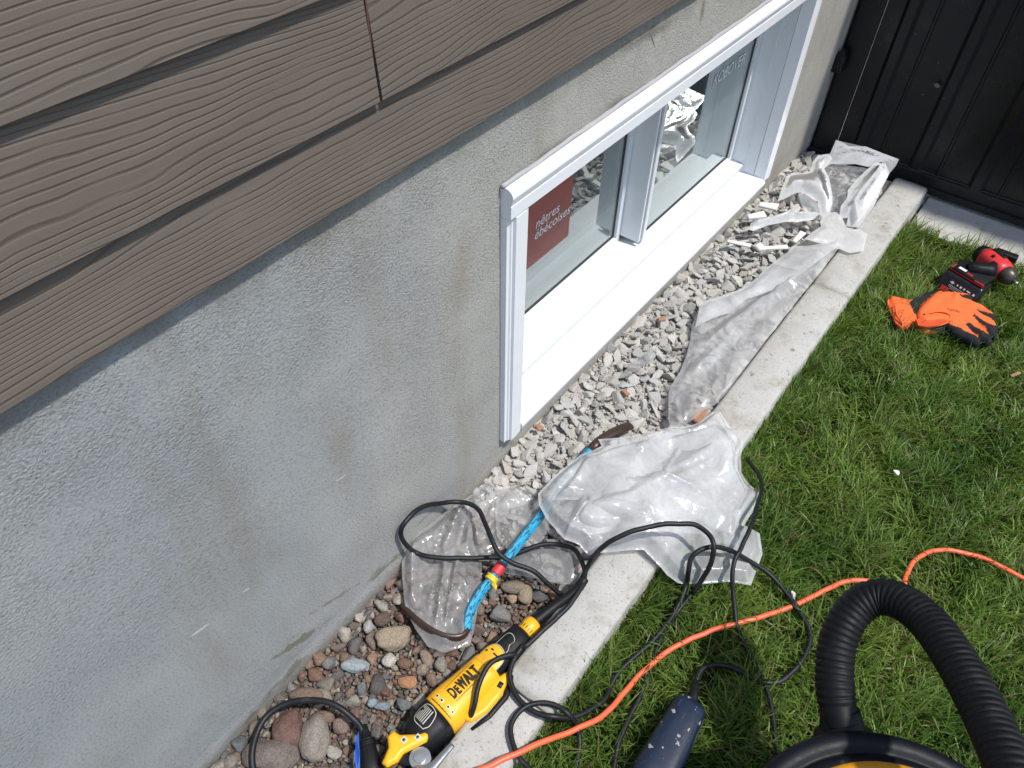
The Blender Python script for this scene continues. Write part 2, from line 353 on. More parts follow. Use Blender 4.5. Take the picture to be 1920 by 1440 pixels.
def catmull(P, n=10, closed=False):
    P = np.array(P, float); Q = np.vstack([2*P[0]-P[1], P, 2*P[-1]-P[-2]]); out = []
    for i in range(1, len(Q)-2):
        p0, p1, p2, p3 = Q[i-1:i+3]
        for t in np.linspace(0, 1, n, endpoint=False):
            out.append(.5*((2*p1)+(-p0+p2)*t+(2*p0-5*p1+4*p2-p3)*t*t+(-p0+3*p1-3*p2+p3)*t**3))
    out.append(Q[-2]); return np.array(out)
def resample(P, step):
    d = np.r_[0, np.cumsum(np.linalg.norm(np.diff(P, axis=0), axis=1))]; s = np.linspace(0, d[-1], max(3, int(d[-1]/step)+1))
    return np.c_[[np.interp(s, d, P[:, k]) for k in range(3)]].T, s
def tube(P, rad, seg=12, cap=True, flat=(1., 1.)):
    P = np.asarray(P, float); n = len(P); rad = np.broadcast_to(rad, (n,))
    T = np.gradient(P, axis=0); T /= np.linalg.norm(T, axis=1)[:, None]+1e-12
    nv = np.cross(T[0], [0, 0, 1.]); nv = nrm(nv) if np.linalg.norm(nv) > 1e-6 else np.array([1., 0, 0])
    V = []
    for i in range(n):
        nv = nrm(nv-T[i]*(nv@T[i])); bv = np.cross(T[i], nv)
        for k in range(seg):
            t = 2*math.pi*k/seg; V.append(P[i]+rad[i]*(flat[0]*math.cos(t)*nv+flat[1]*math.sin(t)*bv))
    F = [[i*seg+k, i*seg+(k+1) % seg, (i+1)*seg+(k+1) % seg, (i+1)*seg+k] for i in range(n-1) for k in range(seg)]
    if cap: F += [list(range(seg))[::-1], [(n-1)*seg+k for k in range(seg)]]
    return np.array(V), F
def lathe(prof, fr, seg=40, sq=2.0, sy=1., sz=1., off=None):
    """prof [(u, r)] revolved round local u; superellipse power sq"""
    V = []
    for i, (u, r) in enumerate(prof):
        ov, ow = off(u) if off else (0, 0)
        for k in range(seg):
            t = 2*math.pi*k/seg; c, s = math.cos(t), math.sin(t)
            e = 2./sq
            V.append((u, ov+r*sy*math.copysign(abs(s)**e, s), ow+r*sz*math.copysign(abs(c)**e, c)))
    n = len(prof)
    F = [[i*seg+k, i*seg+(k+1) % seg, (i+1)*seg+(k+1) % seg, (i+1)*seg+k] for i in range(n-1) for k in range(seg)]
    F += [list(range(seg))[::-1], [(n-1)*seg+k for k in range(seg)]]
    return fr(np.array(V)), F
def cdt(outline, spacing, jitter=.35):
    """constrained triangulation of a polygon (k,2) with inner points"""
    O = np.array(outline, float); pts = []
    for a, b in zip(O, np.roll(O, -1, axis=0)):
        m = max(1, int(np.linalg.norm(b-a)/spacing))
        for i in range(m): pts.append(a+(b-a)*i/m)
    B = np.array(pts); nb = len(B)
    lo, hi = B.min(0), B.max(0); xs = np.arange(lo[0], hi[0], spacing); ys = np.arange(lo[1], hi[1], spacing*.87)
    G = np.array([(x+(spacing*.5 if j % 2 else 0), y) for j, y in enumerate(ys) for x in xs])
    G += rng.uniform(-jitter, jitter, G.shape)*spacing
    G = G[inside(G, B)]; d = edge_dist(G, B); G = G[d > spacing*.5]
    P = np.vstack([B, G])
    r = delaunay_2d_cdt([Vector(q) for q in P], [(i, (i+1) % nb) for i in range(nb)], [list(range(nb))], 1, 1e-7)
    V = np.array([q[:] for q in r[0]]); F = [list(f) for f in r[2]]
    return V, F, edge_dist(V, B)
def inside(P, B):
    r = np.zeros(len(P), bool)
    for a, b in zip(B, np.roll(B, -1, axis=0)):
        cond = (a[1] > P[:, 1]) != (b[1] > P[:, 1])
        with np.errstate(divide='ignore', invalid='ignore'):
            r ^= cond & (P[:, 0] < (b[0]-a[0])*(P[:, 1]-a[1])/(b[1]-a[1])+a[0])
    return r
def edge_dist(P, B):
    d = np.full(len(P), 1e9)
    for a, b in zip(B, np.roll(B, -1, axis=0)):
        e = b-a; t = np.clip(((P-a)@e)/(e@e+1e-15), 0, 1); d = np.minimum(d, np.linalg.norm(P-a-t[:, None]*e, axis=1))
    return d
def smooth_outline(px, n=4): 
    P = np.array(px, float); Q = np.vstack([P, P[:1]]); q = catmull(np.c_[Q, np.zeros(len(Q))], n)[:-1, :2]
    return q
def vnoise(P, scale, seed=0):
    return np.array([mnoise.noise(Vector((q[0]*scale+seed*7.3, q[1]*scale-seed*3.1, seed*1.7))) for q in P])
def crumple(P, seed, scale, amp, k=5, warp=.35):
    """sharp folded relief: sum of warped triangle waves"""
    r = np.random.default_rng(seed); h = np.zeros(len(P))
    wx = vnoise(P, scale*.55, seed)*warp; wy = vnoise(P, scale*.55, seed+11)*warp
    for i in range(k):
        t = r.uniform(0, math.pi); f = scale*r.uniform(.6, 1.9); a = r.uniform(.4, 1.)/(f/scale)
        s = (P[:, 0]*math.cos(t)+P[:, 1]*math.sin(t))*f+(wx*math.cos(t)+wy*math.sin(t))*3+r.uniform(0, 1)
        h += a*np.abs((s % 1.)-.5)*2
    return (h/k)*amp*2
def puff(outline, H, base, spacing, Rr, flatten=0.):
    V, F, d = cdt(outline, spacing); b = d < 1e-6
    prof = np.sqrt(np.clip(1-(1-np.clip(d/Rr, 0, 1))**2, 0, 1))
    top = np.c_[V, base+H*prof]
    idx = np.where(~b)[0]; mp = np.arange(len(V)); mp[idx] = len(V)+np.arange(len(idx))
    bot = np.c_[V[idx], base-H*.35*prof[idx]]
    return np.vstack([top, bot]), F+[[int(mp[i]) for i in f][::-1] for f in F], d, len(V)
def text_mesh(txt, size, bold=0., shear=0., spacing=1.):
    cu = bpy.data.curves.new('lettering', 'FONT'); cu.body = txt; cu.size = size; cu.offset = bold; cu.shear = shear; cu.space_character = spacing
    cu.resolution_u = 4; ob = bpy.data.objects.new('lettering', cu); COL.objects.link(ob)
    dg = bpy.context.evaluated_depsgraph_get(); me = bpy.data.meshes.new_from_object(ob.evaluated_get(dg))
    bm = bmesh.new(); bm.from_mesh(me); bmesh.ops.triangulate(bm, faces=bm.faces[:])
    bmesh.ops.subdivide_edges(bm, edges=[e for e in bm.edges if e.calc_length() > size*.25], cuts=2); bmesh.ops.triangulate(bm, faces=bm.faces[:])
    bm.verts.index_update(); V = np.array([v.co[:] for v in bm.verts]); F = [[v.index for v in f.verts] for f in bm.faces]
    bm.free(); bpy.data.objects.remove(ob); bpy.data.meshes.remove(me); bpy.data.curves.remove(cu)
    return V, F

KT = .065            # kerb top
KX0, KX1 = .338, .451
def bed_h(y): return .030*np.clip((np.asarray(y)-.72)/.3, 0, 1)

# ------------------------------------------------------------------ the ground
def grid(x0, x1, y0, y1, sx, sy, zf):
    xs = np.linspace(x0, x1, max(2, int((x1-x0)/sx)+1)); ys = np.linspace(y0, y1, max(2, int((y1-y0)/sy)+1))
    X, Y = np.meshgrid(xs, ys); P = np.c_[X.ravel(), Y.ravel()]; Z = zf(P); nx, ny = len(xs), len(ys)
    i = np.arange(nx*ny).reshape(ny, nx)
    F = np.c_[i[:-1, :-1].ravel(), i[:-1, 1:].ravel(), i[1:, 1:].ravel(), i[1:, :-1].ravel()]
    return np.c_[P, Z], F
V, F = grid(-60, 60, -60, 60, 4, 4, lambda P: np.full(len(P), -.30))
mesh('ground', V, F, 'soil', org=(0, 0, -.3))['kind'] = 'structure'
V, F = grid(KX1-.02, 2.6, -.9, 2.62, .02, .02, lambda P: -.004+.010*vnoise(P, 7, 1)+.004*vnoise(P, 40, 2))
mesh('lawn_soil', V, F, 'soil', org=(1, 1, 0))['kind'] = 'structure'
V, F = grid(-.01, KX0+.02, -.9, .88, .012, .012, lambda P: -.014+.007*vnoise(P, 18, 3))
mesh('gravel_bed_soil', V, F, 'bed', org=(.1, .2, 0))['kind'] = 'structure'
V, F = grid(-.01, KX0+.02, .80, 2.72, .012, .012, lambda P: bed_h(P[:, 1])-.004+.008*vnoise(P, 14, 4))
mesh('rubble_bed_soil', V, F, 'dust', org=(.1, 1.5, 0))['kind'] = 'structure'
V, F = join([box((.462, 2.530, -.2), (3.2, 4.6, .0), .006), box((-.05, 2.715, -.2), (.459, 4.6, -.014), .006)])
mesh('pavement', V, F, 'paving', org=(1.5, 3.3, -.1), smooth=False)['kind'] = 'structure'

# ------------------------------------------------------------------ the house
HOUSE = thing('house', 'house side with grey stucco foundation, brown embossed siding and a white basement window', 'house', (0, 1.3, 0))
OY0, OY1, OZ0, OZ1 = .880, 2.306, .112, .778        # window opening
ys = np.unique(np.round(np.r_[np.arange(-1.6, 5.0, .03), OY0, OY1], 4)); zs = np.unique(np.round(np.r_[np.arange(-.2, .1, .010), np.arange(.1, 1.03, .03), OZ0, OZ1], 4))
Y, Z = np.meshgrid(ys, zs); P = np.c_[Y.ravel(), Z.ravel()]
led = .045+.022*vnoise(P*[1, 0], 5, 9)+.008*vnoise(P*[1, 0], 19, 8)
Xo = -.0015+.0035*vnoise(P, 2.4, 5)+.0012*vnoise(P, 14, 6)+.0035*np.clip((led-P[:, 1])/.022, 0, 1)*np.clip((1.15-P[:, 0])/.3, 0, 1)
i = np.arange(len(ys)*len(zs)).reshape(len(zs), len(ys))
cy = (ys[:-1]+ys[1:])/2; cz = (zs[:-1]+zs[1:])/2; CY, CZ = np.meshgrid(cy, cz)
keep = ~((CY > OY0) & (CY < OY1) & (CZ > OZ0) & (CZ < OZ1))
F = np.c_[i[:-1, :-1][keep], i[:-1, 1:][keep], i[1:, 1:][keep], i[1:, :-1][keep]]
mesh('foundation_wall', np.c_[Xo, P], F, 'stucco', HOUSE)
# reveal of the opening (rough masonry behind the frame)
d = .26
V = [(x, y, z) for x in (-.006, -d) for y, z in ((OY0, OZ0), (OY1, OZ0), (OY1, OZ1), (OY0, OZ1))]
mesh('window_reveal', V, [[0, 1, 5, 4], [1, 2, 6, 5], [2, 3, 7, 6], [3, 0, 4, 7]], 'caulk', HOUSE, smooth=False)
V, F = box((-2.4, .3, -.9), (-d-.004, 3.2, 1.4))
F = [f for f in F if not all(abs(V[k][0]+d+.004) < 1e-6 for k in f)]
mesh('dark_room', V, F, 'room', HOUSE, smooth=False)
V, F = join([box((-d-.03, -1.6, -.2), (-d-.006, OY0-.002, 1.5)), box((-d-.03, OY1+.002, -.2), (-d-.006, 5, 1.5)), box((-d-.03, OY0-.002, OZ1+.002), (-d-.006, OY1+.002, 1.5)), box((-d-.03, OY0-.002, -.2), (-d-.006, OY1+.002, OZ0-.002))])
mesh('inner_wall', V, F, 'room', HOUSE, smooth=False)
# siding boards
def board(y0, y1, zb, zt, xb=.014, xt=.003, th=.007):
    n = int((y1-y0)/.05)+2; yy = np.linspace(y0, y1, n)
    prof = [(xb-th, zb+.001), (xb-.002, zb), (xb, zb+.002), (xb-.0006, zb+.012), ((xb+xt)/2, (zb+zt)/2), (xt, zt)]
    V = [(x+.0004*mnoise.noise(Vector((y*2.2, zb*9, 0))), y, z+.0004*mnoise.noise(Vector((y*1.7, zb*5, 3)))) for y in yy for x, z in prof]
    k = len(prof); F = [[i*k+j, (i+1)*k+j, (i+1)*k+j+1, i*k+j+1] for i in range(n-1) for j in range(k-1)]
    F += [[j for j in range(k)], [(n-1)*k+j for j in range(k)][::-1]]
    return V, F
SB = [.934, 1.041, 1.179, 1.310, 1.440]
for k, (ya, yb, zb, zt) in enumerate([(-1.6, 5, SB[0], SB[1]+.022), (-1.6, .6090, SB[1], SB[2]+.022), (.6135, 5, SB[1], SB[2]+.022), (-1.6, 5, SB[2], SB[3]+.022), (-1.6, 5, SB[3], SB[4]+.022)]):
    V, F = board(ya, yb, zb, zt); mesh('siding_board', V, F, 'siding', HOUSE, smooth=False)
V, F = join([box((-.02, -1.6, 1.035), (-.001, 5, 1.6))]); mesh('sheathing', V, F, 'gasket', HOUSE, smooth=False)
V, F = box((.0025, .6100, SB[1]+.006), (.0075, .6125, SB[2]+.02)); mesh('seam_strip', V, F, pm('seam_rust', (.10, .05, .035), .7), HOUSE, smooth=False)

# ---- window
def prism_y(prof, y0, y1, m0=0., m1=0.):
    """profile [(x,z)] swept along y; m0/m1: mitre slope against z at the ends"""
    k = len(prof); V = [(x, y0+m0*(z), z) for x, z in prof]+[(x, y1+m1*(z), z) for x, z in prof]
    F = [[j, (j+1) % k, k+(j+1) % k, k+j] for j in range(k)]+[list(range(k))[::-1], list(range(k, 2*k))]
    return np.array(V), F
def prism_z(prof, z0, z1):
    """profile [(x,y)] swept along z"""
    k = len(prof); V = [(x, y, z0) for x, y in prof]+[(x, y, z1) for x, y in prof]
    return np.array(V), [[j, (j+1) % k, k+(j+1) % k, k+j] for j in range(k)]+[list(range(k))[::-1], list(range(k, 2*k))]
TX = .021
tL, tR, tB, tT = .872, 2.307, .116, .775       # outside of the casing at x=TX
iL, iR, iT, iB = .926, 2.264, .726, .146      # inner edge of the casing
def arc(x0, z0, r, a0, a1, n=5): return [(x0+r*math.cos(math.radians(a0+(a1-a0)*i/n)), z0+r*math.sin(math.radians(a0+(a1-a0)*i/n))) for i in range(n+1)]
parts = []
# head casing: rounded drip top, groove, flat
parts.append(prism_y([(-.02, iT), (TX-.004, iT), (TX, iT+.003), (TX, iT+.028), (TX-.002, iT+.0295), (TX, iT+.031)]+arc(TX-.012, iT+.045, .016, 0, 95)+[(-.02, iT+.061)], tL, tR))
parts.append(prism_z([(-.02, tL), (.012, tL), (.012, tL+.008), (.015, tL+.010), (.015, tL+.014), (TX, tL+.016), (TX+.001, tL+.03), (TX-.001, iL-.002), (TX-.004, iL), (-.02, iL)], tB-.010, iT-.0006))
parts.append(prism_z([(-.02, tR), (.012, tR), (TX, tR-.006), (TX, tR-.02), (TX-.004, iR), (-.02, iR)], tB+.012, iT-.0006))
WIN = mesh('window', *join(parts), 'vinyl_trim', HOUSE, smooth=False)
# sill: front lip, slope, step, ledge
sill = [(-.20, .10), (.010, .108), (TX+.002, .111), (TX+.004, .124), (TX-.001, .131), (TX-.007, .133), (-.067, .1355), (-.060, .163), (-.102, .166), (-.20, .165)]
V, F = prism_y(sill, iL+.0006, iR-.0006); mesh('sill', V, F, 'vinyl', WIN, smooth=False)
V, F = prism_y([(-.012, .150), (TX-.0065, .1338), (TX-.0055, .1342), (-.012, .1512)], iL+.001, iR-.001)
# jambs and head lining
V, F = join([prism_z([(-.0675, iR-.0002), (-.021, iR-.0002), (-.021, iR-.003), (-.060, iR-.004), (-.0605, iR-.007), (-.0675, iR-.0072)], .12, .1654), prism_z([(-.0675, iL+.0002), (-.0675, iL+.004), (-.021, iL+.003), (-.021, iL+.0002)], .12, .1654), prism_z([(-.20, iR+.0006), (-.021, iR+.0006), (-.021, iR-.003), (-.060, iR-.004), (-.0605, iR-.007), (-.10, iR-.008), (-.1005, iR-.012), (-.20, iR-.012)], .1655, iT),
             prism_z([(-.20, iL-.0006), (-.20, iL+.012), (-.08, iL+.012), (-.08, iL+.004), (-.021, iL+.003), (-.021, iL-.0006)], .1655, iT),
             prism_y([(-.20, iT+.0006), (-.20, iT-.014), (-.08, iT-.014), (-.08, iT-.005), (-.021, iT-.004), (-.021, iT+.0006)], iL+.0126, iR-.0126)])
mesh('jamb_lining', V, F, 'vinyl', WIN, smooth=False)
# right fixed pane frame + meeting stile; left sliding sash set deeper
YM0, YM1 = 1.640, 1.673                        # meeting stile
V, F = join([box((-.168, YM0, .1815), (-.099, YM0+.008, iT-.0146), .0015), box((-.150, YM0+.0085, .1815), (-.110, YM0+.016, iT-.0146), .0015), box((-.160, YM0+.0165, .1815), (-.096, YM1, iT-.0146), .002)])
mesh('meeting_stile', V, F, 'vinyl', WIN, smooth=False)
GX1, GX0 = -.116, -.172
fr_ = [box((-.132, YM1+.0005, .1655), (-.104, iR-.0125, .178), .0015), box((-.132, iR-.030, .1785), (-.104, iR-.0125, iT-.0146), .0015), box((-.132, YM1+.0005, iT-.036), (-.104, iR-.0305, iT-.0146), .0015)]
S1 = mesh('fixed_sash', *join(fr_), 'vinyl', WIN, smooth=False)
fl = [box((-.19, iL+.0125, .1655), (-.160, YM0-.001, .182), .0015), box((-.19, iL+.0125, iT-.04), (-.160, YM0-.001, iT-.0146), .0015), box((-.19, iL+.0125, .1825), (-.160, iL+.04, iT-.0405), .0015), box((-.19, YM0-.022, .1825), (-.160, YM0-.001, iT-.0405), .0015)]
S0 = mesh('sliding_sash', *join(fl), 'vinyl', WIN, smooth=False)
def rectframe(x, y0, y1, z0, z1, t, dx=.004):
    return join([box((x-dx, y0, z0), (x, y1, z0+t)), box((x-dx, y0, z1-t), (x, y1, z1)), box((x-dx, y0, z0+t+.0002), (x, y0+t, z1-t-.0002)), box((x-dx, y1-t, z0+t+.0002), (x, y1, z1-t-.0002))])
def pane(x, y0, y1, z0, z1):
    mesh('pane', [(x, y0, z0), (x, y1, z0), (x, y1, z1), (x, y0, z1)], [[0, 1, 2, 3]], 'glass', WIN, smooth=False)
    mesh('gasket', *rectframe(x+.003, y0, y1, z0, z1, .004), 'gasket', WIN, smooth=False)
    mesh('spacer', *rectframe(x-.006, y0+.001, y1-.001, z0+.001, z1-.001, .009), 'spacer', WIN, smooth=False)
pane(GX1, YM1+.001, iR-.0305, .1788, iT-.0365)
pane(GX0, iL+.0405, YM0-.0225, .1826, iT-.041)
# far-side (inner) frames seen through the panes
mesh('inner_frame', *rectframe(-.215, iL+.01, iR-.01, .17, iT, .05, .02), 'vinyl', WIN, smooth=False)
# caulk bead over the head casing
cp = [(.004, y, tT+.0145+.0012*math.sin(y*31)+.0008*math.sin(y*77)) for y in np.arange(tL-.004, tR, .012)]
mesh('caulk_bead', *tube(np.array(cp), .0045), 'caulk', WIN)
# sticker on the left pane
sx = GX0+.0015
q = [WX(1001, 385, sx), WX(1075, 335, sx), WX(1065, 443, sx), WX(997, 497, sx)]
y0s, y1s = min(q[0][1], q[3][1])-.05, (q[1][1]+q[2][1])/2; z0s, z1s = (q[2][2]+q[3][2])/2, max(q[0][2], q[1][2])+.01
z1s = min(z1s, iT-.042); y0s = max(y0s, iL+.041)
STK = mesh('sticker', [(sx, y0s, z0s), (sx, y1s, z0s), (sx, y1s, z1s), (sx, y0s, z1s)], [[0, 1, 2, 3]], 'sticker', WIN, smooth=False)
def put_text(name, txt, org, size, mat, parent, shear=.18, x=sx+.0008, bold=0., sp=1.):
    V, F = text_mesh(txt, size, bold, shear, sp); P = np.c_[np.full(len(V), x), org[0]+V[:, 0], org[1]+V[:, 1]]
    return mesh(name, P, F, mat, parent, smooth=False)
a1 = WX(1003, 428, sx); a2 = WX(1001, 450, sx); e2 = WX(1068, 397, sx)
tsz = (e2[1]-a2[1])/3.9
put_text('lettering', 'nêtres', (a1[1], a1[2]-.004), tsz, 'white', WIN)
put_text('lettering', 'ébécoises', (a2[1], a2[2]-.002), tsz, 'white', WIN)
b1 = WX(1335, 163, GX1+.001); b2 = WX(1383, 128, GX1+.001)
put_text('lettering', 'ROBOVER', (b1[1], b1[2]), (b2[1]-b1[1])/3.6, 'white', WIN, 0.15, GX1+.0015, .0005)

# ------------------------------------------------------------------ kerb blocks
def kerb(y0, y1, dz, dx, rot, label):
    n = max(4, int((y1-y0)/.02)); yy = np.linspace(y0, y1, n)
    prof = [(KX0, -.12), (KX0, KT-.010), (KX0+.003, KT-.003), (KX0+.010, KT), ((KX0+KX1)/2, KT+.001), (KX1-.010, KT), (KX1-.003, KT-.003), (KX1, KT-.010), (KX1+.006, -.12)]
    # split the top for a little unevenness
    V = []
    for a, y in enumerate(yy):
        end = min(y-y0, y1-y)
        for x, z in prof:
            e = .0022*mnoise.noise(Vector((y*38, x*60, z*50)))+.0012*mnoise.noise(Vector((y*120, x*90, 3)))
            ze = -.004*max(0, 1-end/.012) if z > .03 else 0
            V.append((x+dx+e+rot*(y-(y0+y1)/2), y, z+dz+e*.7+ze))
    k = len(prof); F = [[i*k+j, i*k+j+1, (i+1)*k+j+1, (i+1)*k+j] for i in range(n-1) for j in range(k-1)]
    F += [list(range(k))[::-1], [(n-1)*k+j for j in range(k)]]
    return tag(mesh('edging_block', V, F, 'kerb'), label, 'edging block', 'concrete edging blocks along the lawn')
kerb(-.85, .447, -.006, -.003, -.006, 'pale concrete edging block nearest the camera, under the orange cord')
kerb(.452, 1.952, 0, 0, 0, 'long middle concrete edging block partly covered by the crumpled clear plastic bag')
kerb(1.956, 2.697, -.001, .001, .002, 'far concrete edging block ending in front of the black gate')

# ------------------------------------------------------------------ gate
GATE = thing('gate', 'black painted metal gate with ribbed panel behind the plastic and lawn', 'gate', (1.0, 2.77, 0))
YG = 2.752
V, F = box((.012, YG+.010, .035), (.091, YG+.026, 1.95), .002); mesh('stile', V, F, 'gate', GATE, smooth=False)
V, F = box((.001, YG+.028, .0), (.060, YG+.090, 1.97), .003); mesh('gap_filler', V, F, 'gate', GATE, smooth=False)  # added black box closing the gap, in place of shade behind the gate
V, F = join([box((.006, YG-.006, .012), (2.4, YG+.05, .034), .002), box((.0916, YG+.006, .0345), (2.4, YG+.045, .072), .002)]); mesh('bottom_rail', V, F, 'gate', GATE, smooth=False)
xs = []; x = .0914
while x < 2.4:
    xs += [(x, .024), (x+.055, .024), (x+.067, .012), (x+.095, .012), (x+.107, .024), (x+.150, .024), (x+.154, .020), (x+.160, .020), (x+.164, .024)]; x += .205
zz = [.0724, .35, .7, 1.1, 1.5, 1.95]
V = [(a, YG+b+.002*mnoise.noise(Vector((a*3, z*2, 0))), z) for z in zz for a, b in xs]; k = len(xs)
mesh('ribbed_panel', V, [[i*k+j, i*k+j+1, (i+1)*k+j+1, (i+1)*k+j] for i in range(len(zz)-1) for j in range(k-1)], 'gate', GATE, smooth=False)
h0 = GY(1562, 132, YG-.02)
V, F = join([box((h0[0]-.006, YG-.030, h0[2]-.004), (h0[0]+.030, YG-.0005, h0[2]+.058), .005), tube([(h0[0]+.012, YG-.03, h0[2]+.064), (h0[0]+.012, YG-.004, h0[2]+.064)], .012)]); mesh('hinge', V, F, 'gate', GATE, smooth=False)
for px, py, r, nn in ((1758, 158, .012, 9), (1761, 115, .005, 6), (1733, 175, .005, 6), (1772, 182, .0035, 5), (1720, 62, .004, 5)):
    c0 = GY(px, py, YG+.020)
    V = [(c0[0], YG+.0085, c0[2])]+[(c0[0]+r*(.25+.9*rng.random())*math.cos(t), YG+.0085, c0[2]+r*(.2+.6*rng.random())*math.sin(t)) for t in np.linspace(0, 6.28, nn, endpoint=False)]
    mesh('paint_spot', V, [[0, 1+i, 1+(i+1) % nn] for i in range(nn)], 'paintspot', GATE, smooth=False)

# ------------------------------------------------------------------ stones and rubble
def ico(sub):
    bm = bmesh.new(); bmesh.ops.create_icosphere(bm, subdivisions=sub, radius=1)
    bm.verts.index_update(); v = np.array([q.co[:] for q in bm.verts]); f = np.array([[q.index for q in t.verts] for t in bm.faces]); bm.free(); return v, f
IC3, IF3 = ico(3); IC4, IF4 = ico(4)
def rot_rand(n, tilt=math.pi):
    out = np.zeros((n, 3, 3))
    for i in range(n):
        out[i] = np.array((Matrix.Rotation(rng.uniform(0, 6.283), 3, 'Z')@Matrix.Rotation(rng.uniform(-tilt, tilt), 3, 'X')@Matrix.Rotation(rng.uniform(-tilt, tilt), 3, 'Y')))
    return out
def chunk_shape(dirs, npl=11, rough=.05, hard=True, ex=9.):
    k = np.arange(npl)+.5; ph = np.arccos(1-2*k/npl); tt = math.pi*(1+5**.5)*k
    nn = np.c_[np.cos(tt)*np.sin(ph), np.sin(tt)*np.sin(ph), np.cos(ph)]@rot_rand(1)[0].T
    nn = nn+rng.normal(0, .33, (npl, 3)); nn /= np.linalg.norm(nn, axis=1)[:, None]; dd = rng.uniform(.5, 1., npl)
    dot = dirs@nn.T; t = np.where(dot > .05, dd/np.maximum(dot, .05), 9)
    if hard: r = np.minimum(t.min(1), 2.2)
    else: r = (np.minimum(t, 1.6)**-ex).sum(1)**(-1/ex)
    s = rng.uniform(0, 50)
    r = r*(1+rough*np.array([mnoise.noise(Vector(q*2.6+np.array([s, 0, 0])))+.5*mnoise.noise(Vector(q*6+np.array([0, s, 0]))) for q in dirs]))
    return dirs*r[:, None]
RUB = [chunk_shape(IC3[:]*1., int(rng.integers(7, 12)), .06, True) for _ in range(48)]
RIV = [chunk_shape(IC3[:], int(rng.integers(8, 14)), .12, k % 3 == 0) for k in range(45)]
for L in (RUB, RIV):
    for i, s in enumerate(L): L[i] = s/np.abs(s).max()
RUBC = [(.44, .42, .385), (.41, .395, .37), (.46, .445, .41), (.38, .375, .36), (.42, .40, .36), (.45, .435, .405)]
RIVC = [(.15, .11, .09), (.19, .16, .13), (.155, .13, .11), (.16, .105, .08), (.20, .155, .12), (.13, .115, .105), (.24, .20, .16), (.17, .165, .16), (.10, .09, .085), (.22, .14, .09), (.26, .235, .20), (.145, .085, .065), (.12, .125, .13), (.28, .25, .21), (.19, .13, .10)]
def scatter(n, rfun, region, dens=.72):
    cell = .02; gridd = {}; out = []
    rs = sorted([rfun() for _ in range(n)], reverse=True)
    for r in rs:
        for _ in range(14):
            x, y = region(); ok = True; m = int(math.ceil((r+.05)/cell)); ci, cj = int(x/cell), int(y/cell)
            for a in range(ci-m, ci+m+1):
                for b in range(cj-m, cj+m+1):
                    for (x2, y2, r2) in gridd.get((a, b), ()):
                        if (x-x2)**2+(y-y2)**2 < (dens*(r+r2))**2: ok = False; break
                    if not ok: break
                if not ok: break
            if ok: gridd.setdefault((ci, cj), []).append((x, y, r)); out.append((x, y, r)); break
    return out
BAR_REG = []
def build_many(name, items, shapes, pal, mat, flat, zf, label_kw, individual, smooth, asp=(.6, 1.), tilt=.5):
    """items (x,y,r): the first `individual` as objects, the rest one stuff mesh"""
    Vs, Fs, Cs, n = [], [], [], 0
    for i, (x, y, r) in enumerate(items):
        s = shapes[int(rng.integers(len(shapes)))]*[rng.uniform(*asp), 1., rng.uniform(*flat)]
        rm = rot_rand(1, tilt)[0]; v = (s*r)@rm.T; c = np.array(pal[int(rng.integers(len(pal)))])*(rng.uniform(.86, 1.08) if mat == 'rubble' else rng.uniform(.75, 1.2))*(1+rng.uniform(-.018, .018, 3))
        v = v+[x, y, zf(x, y, r, v)]
        if i < individual:
            o = mesh(name, v, IF3, mat, cols=np.tile(c, (len(v), 1)), smooth=smooth); tag(o, *label_kw)
        else:
            Vs.append(v); Fs.append(IF3+n); Cs.append(np.tile(c, (len(v), 1))); n += len(v)
    return Vs, Fs, Cs
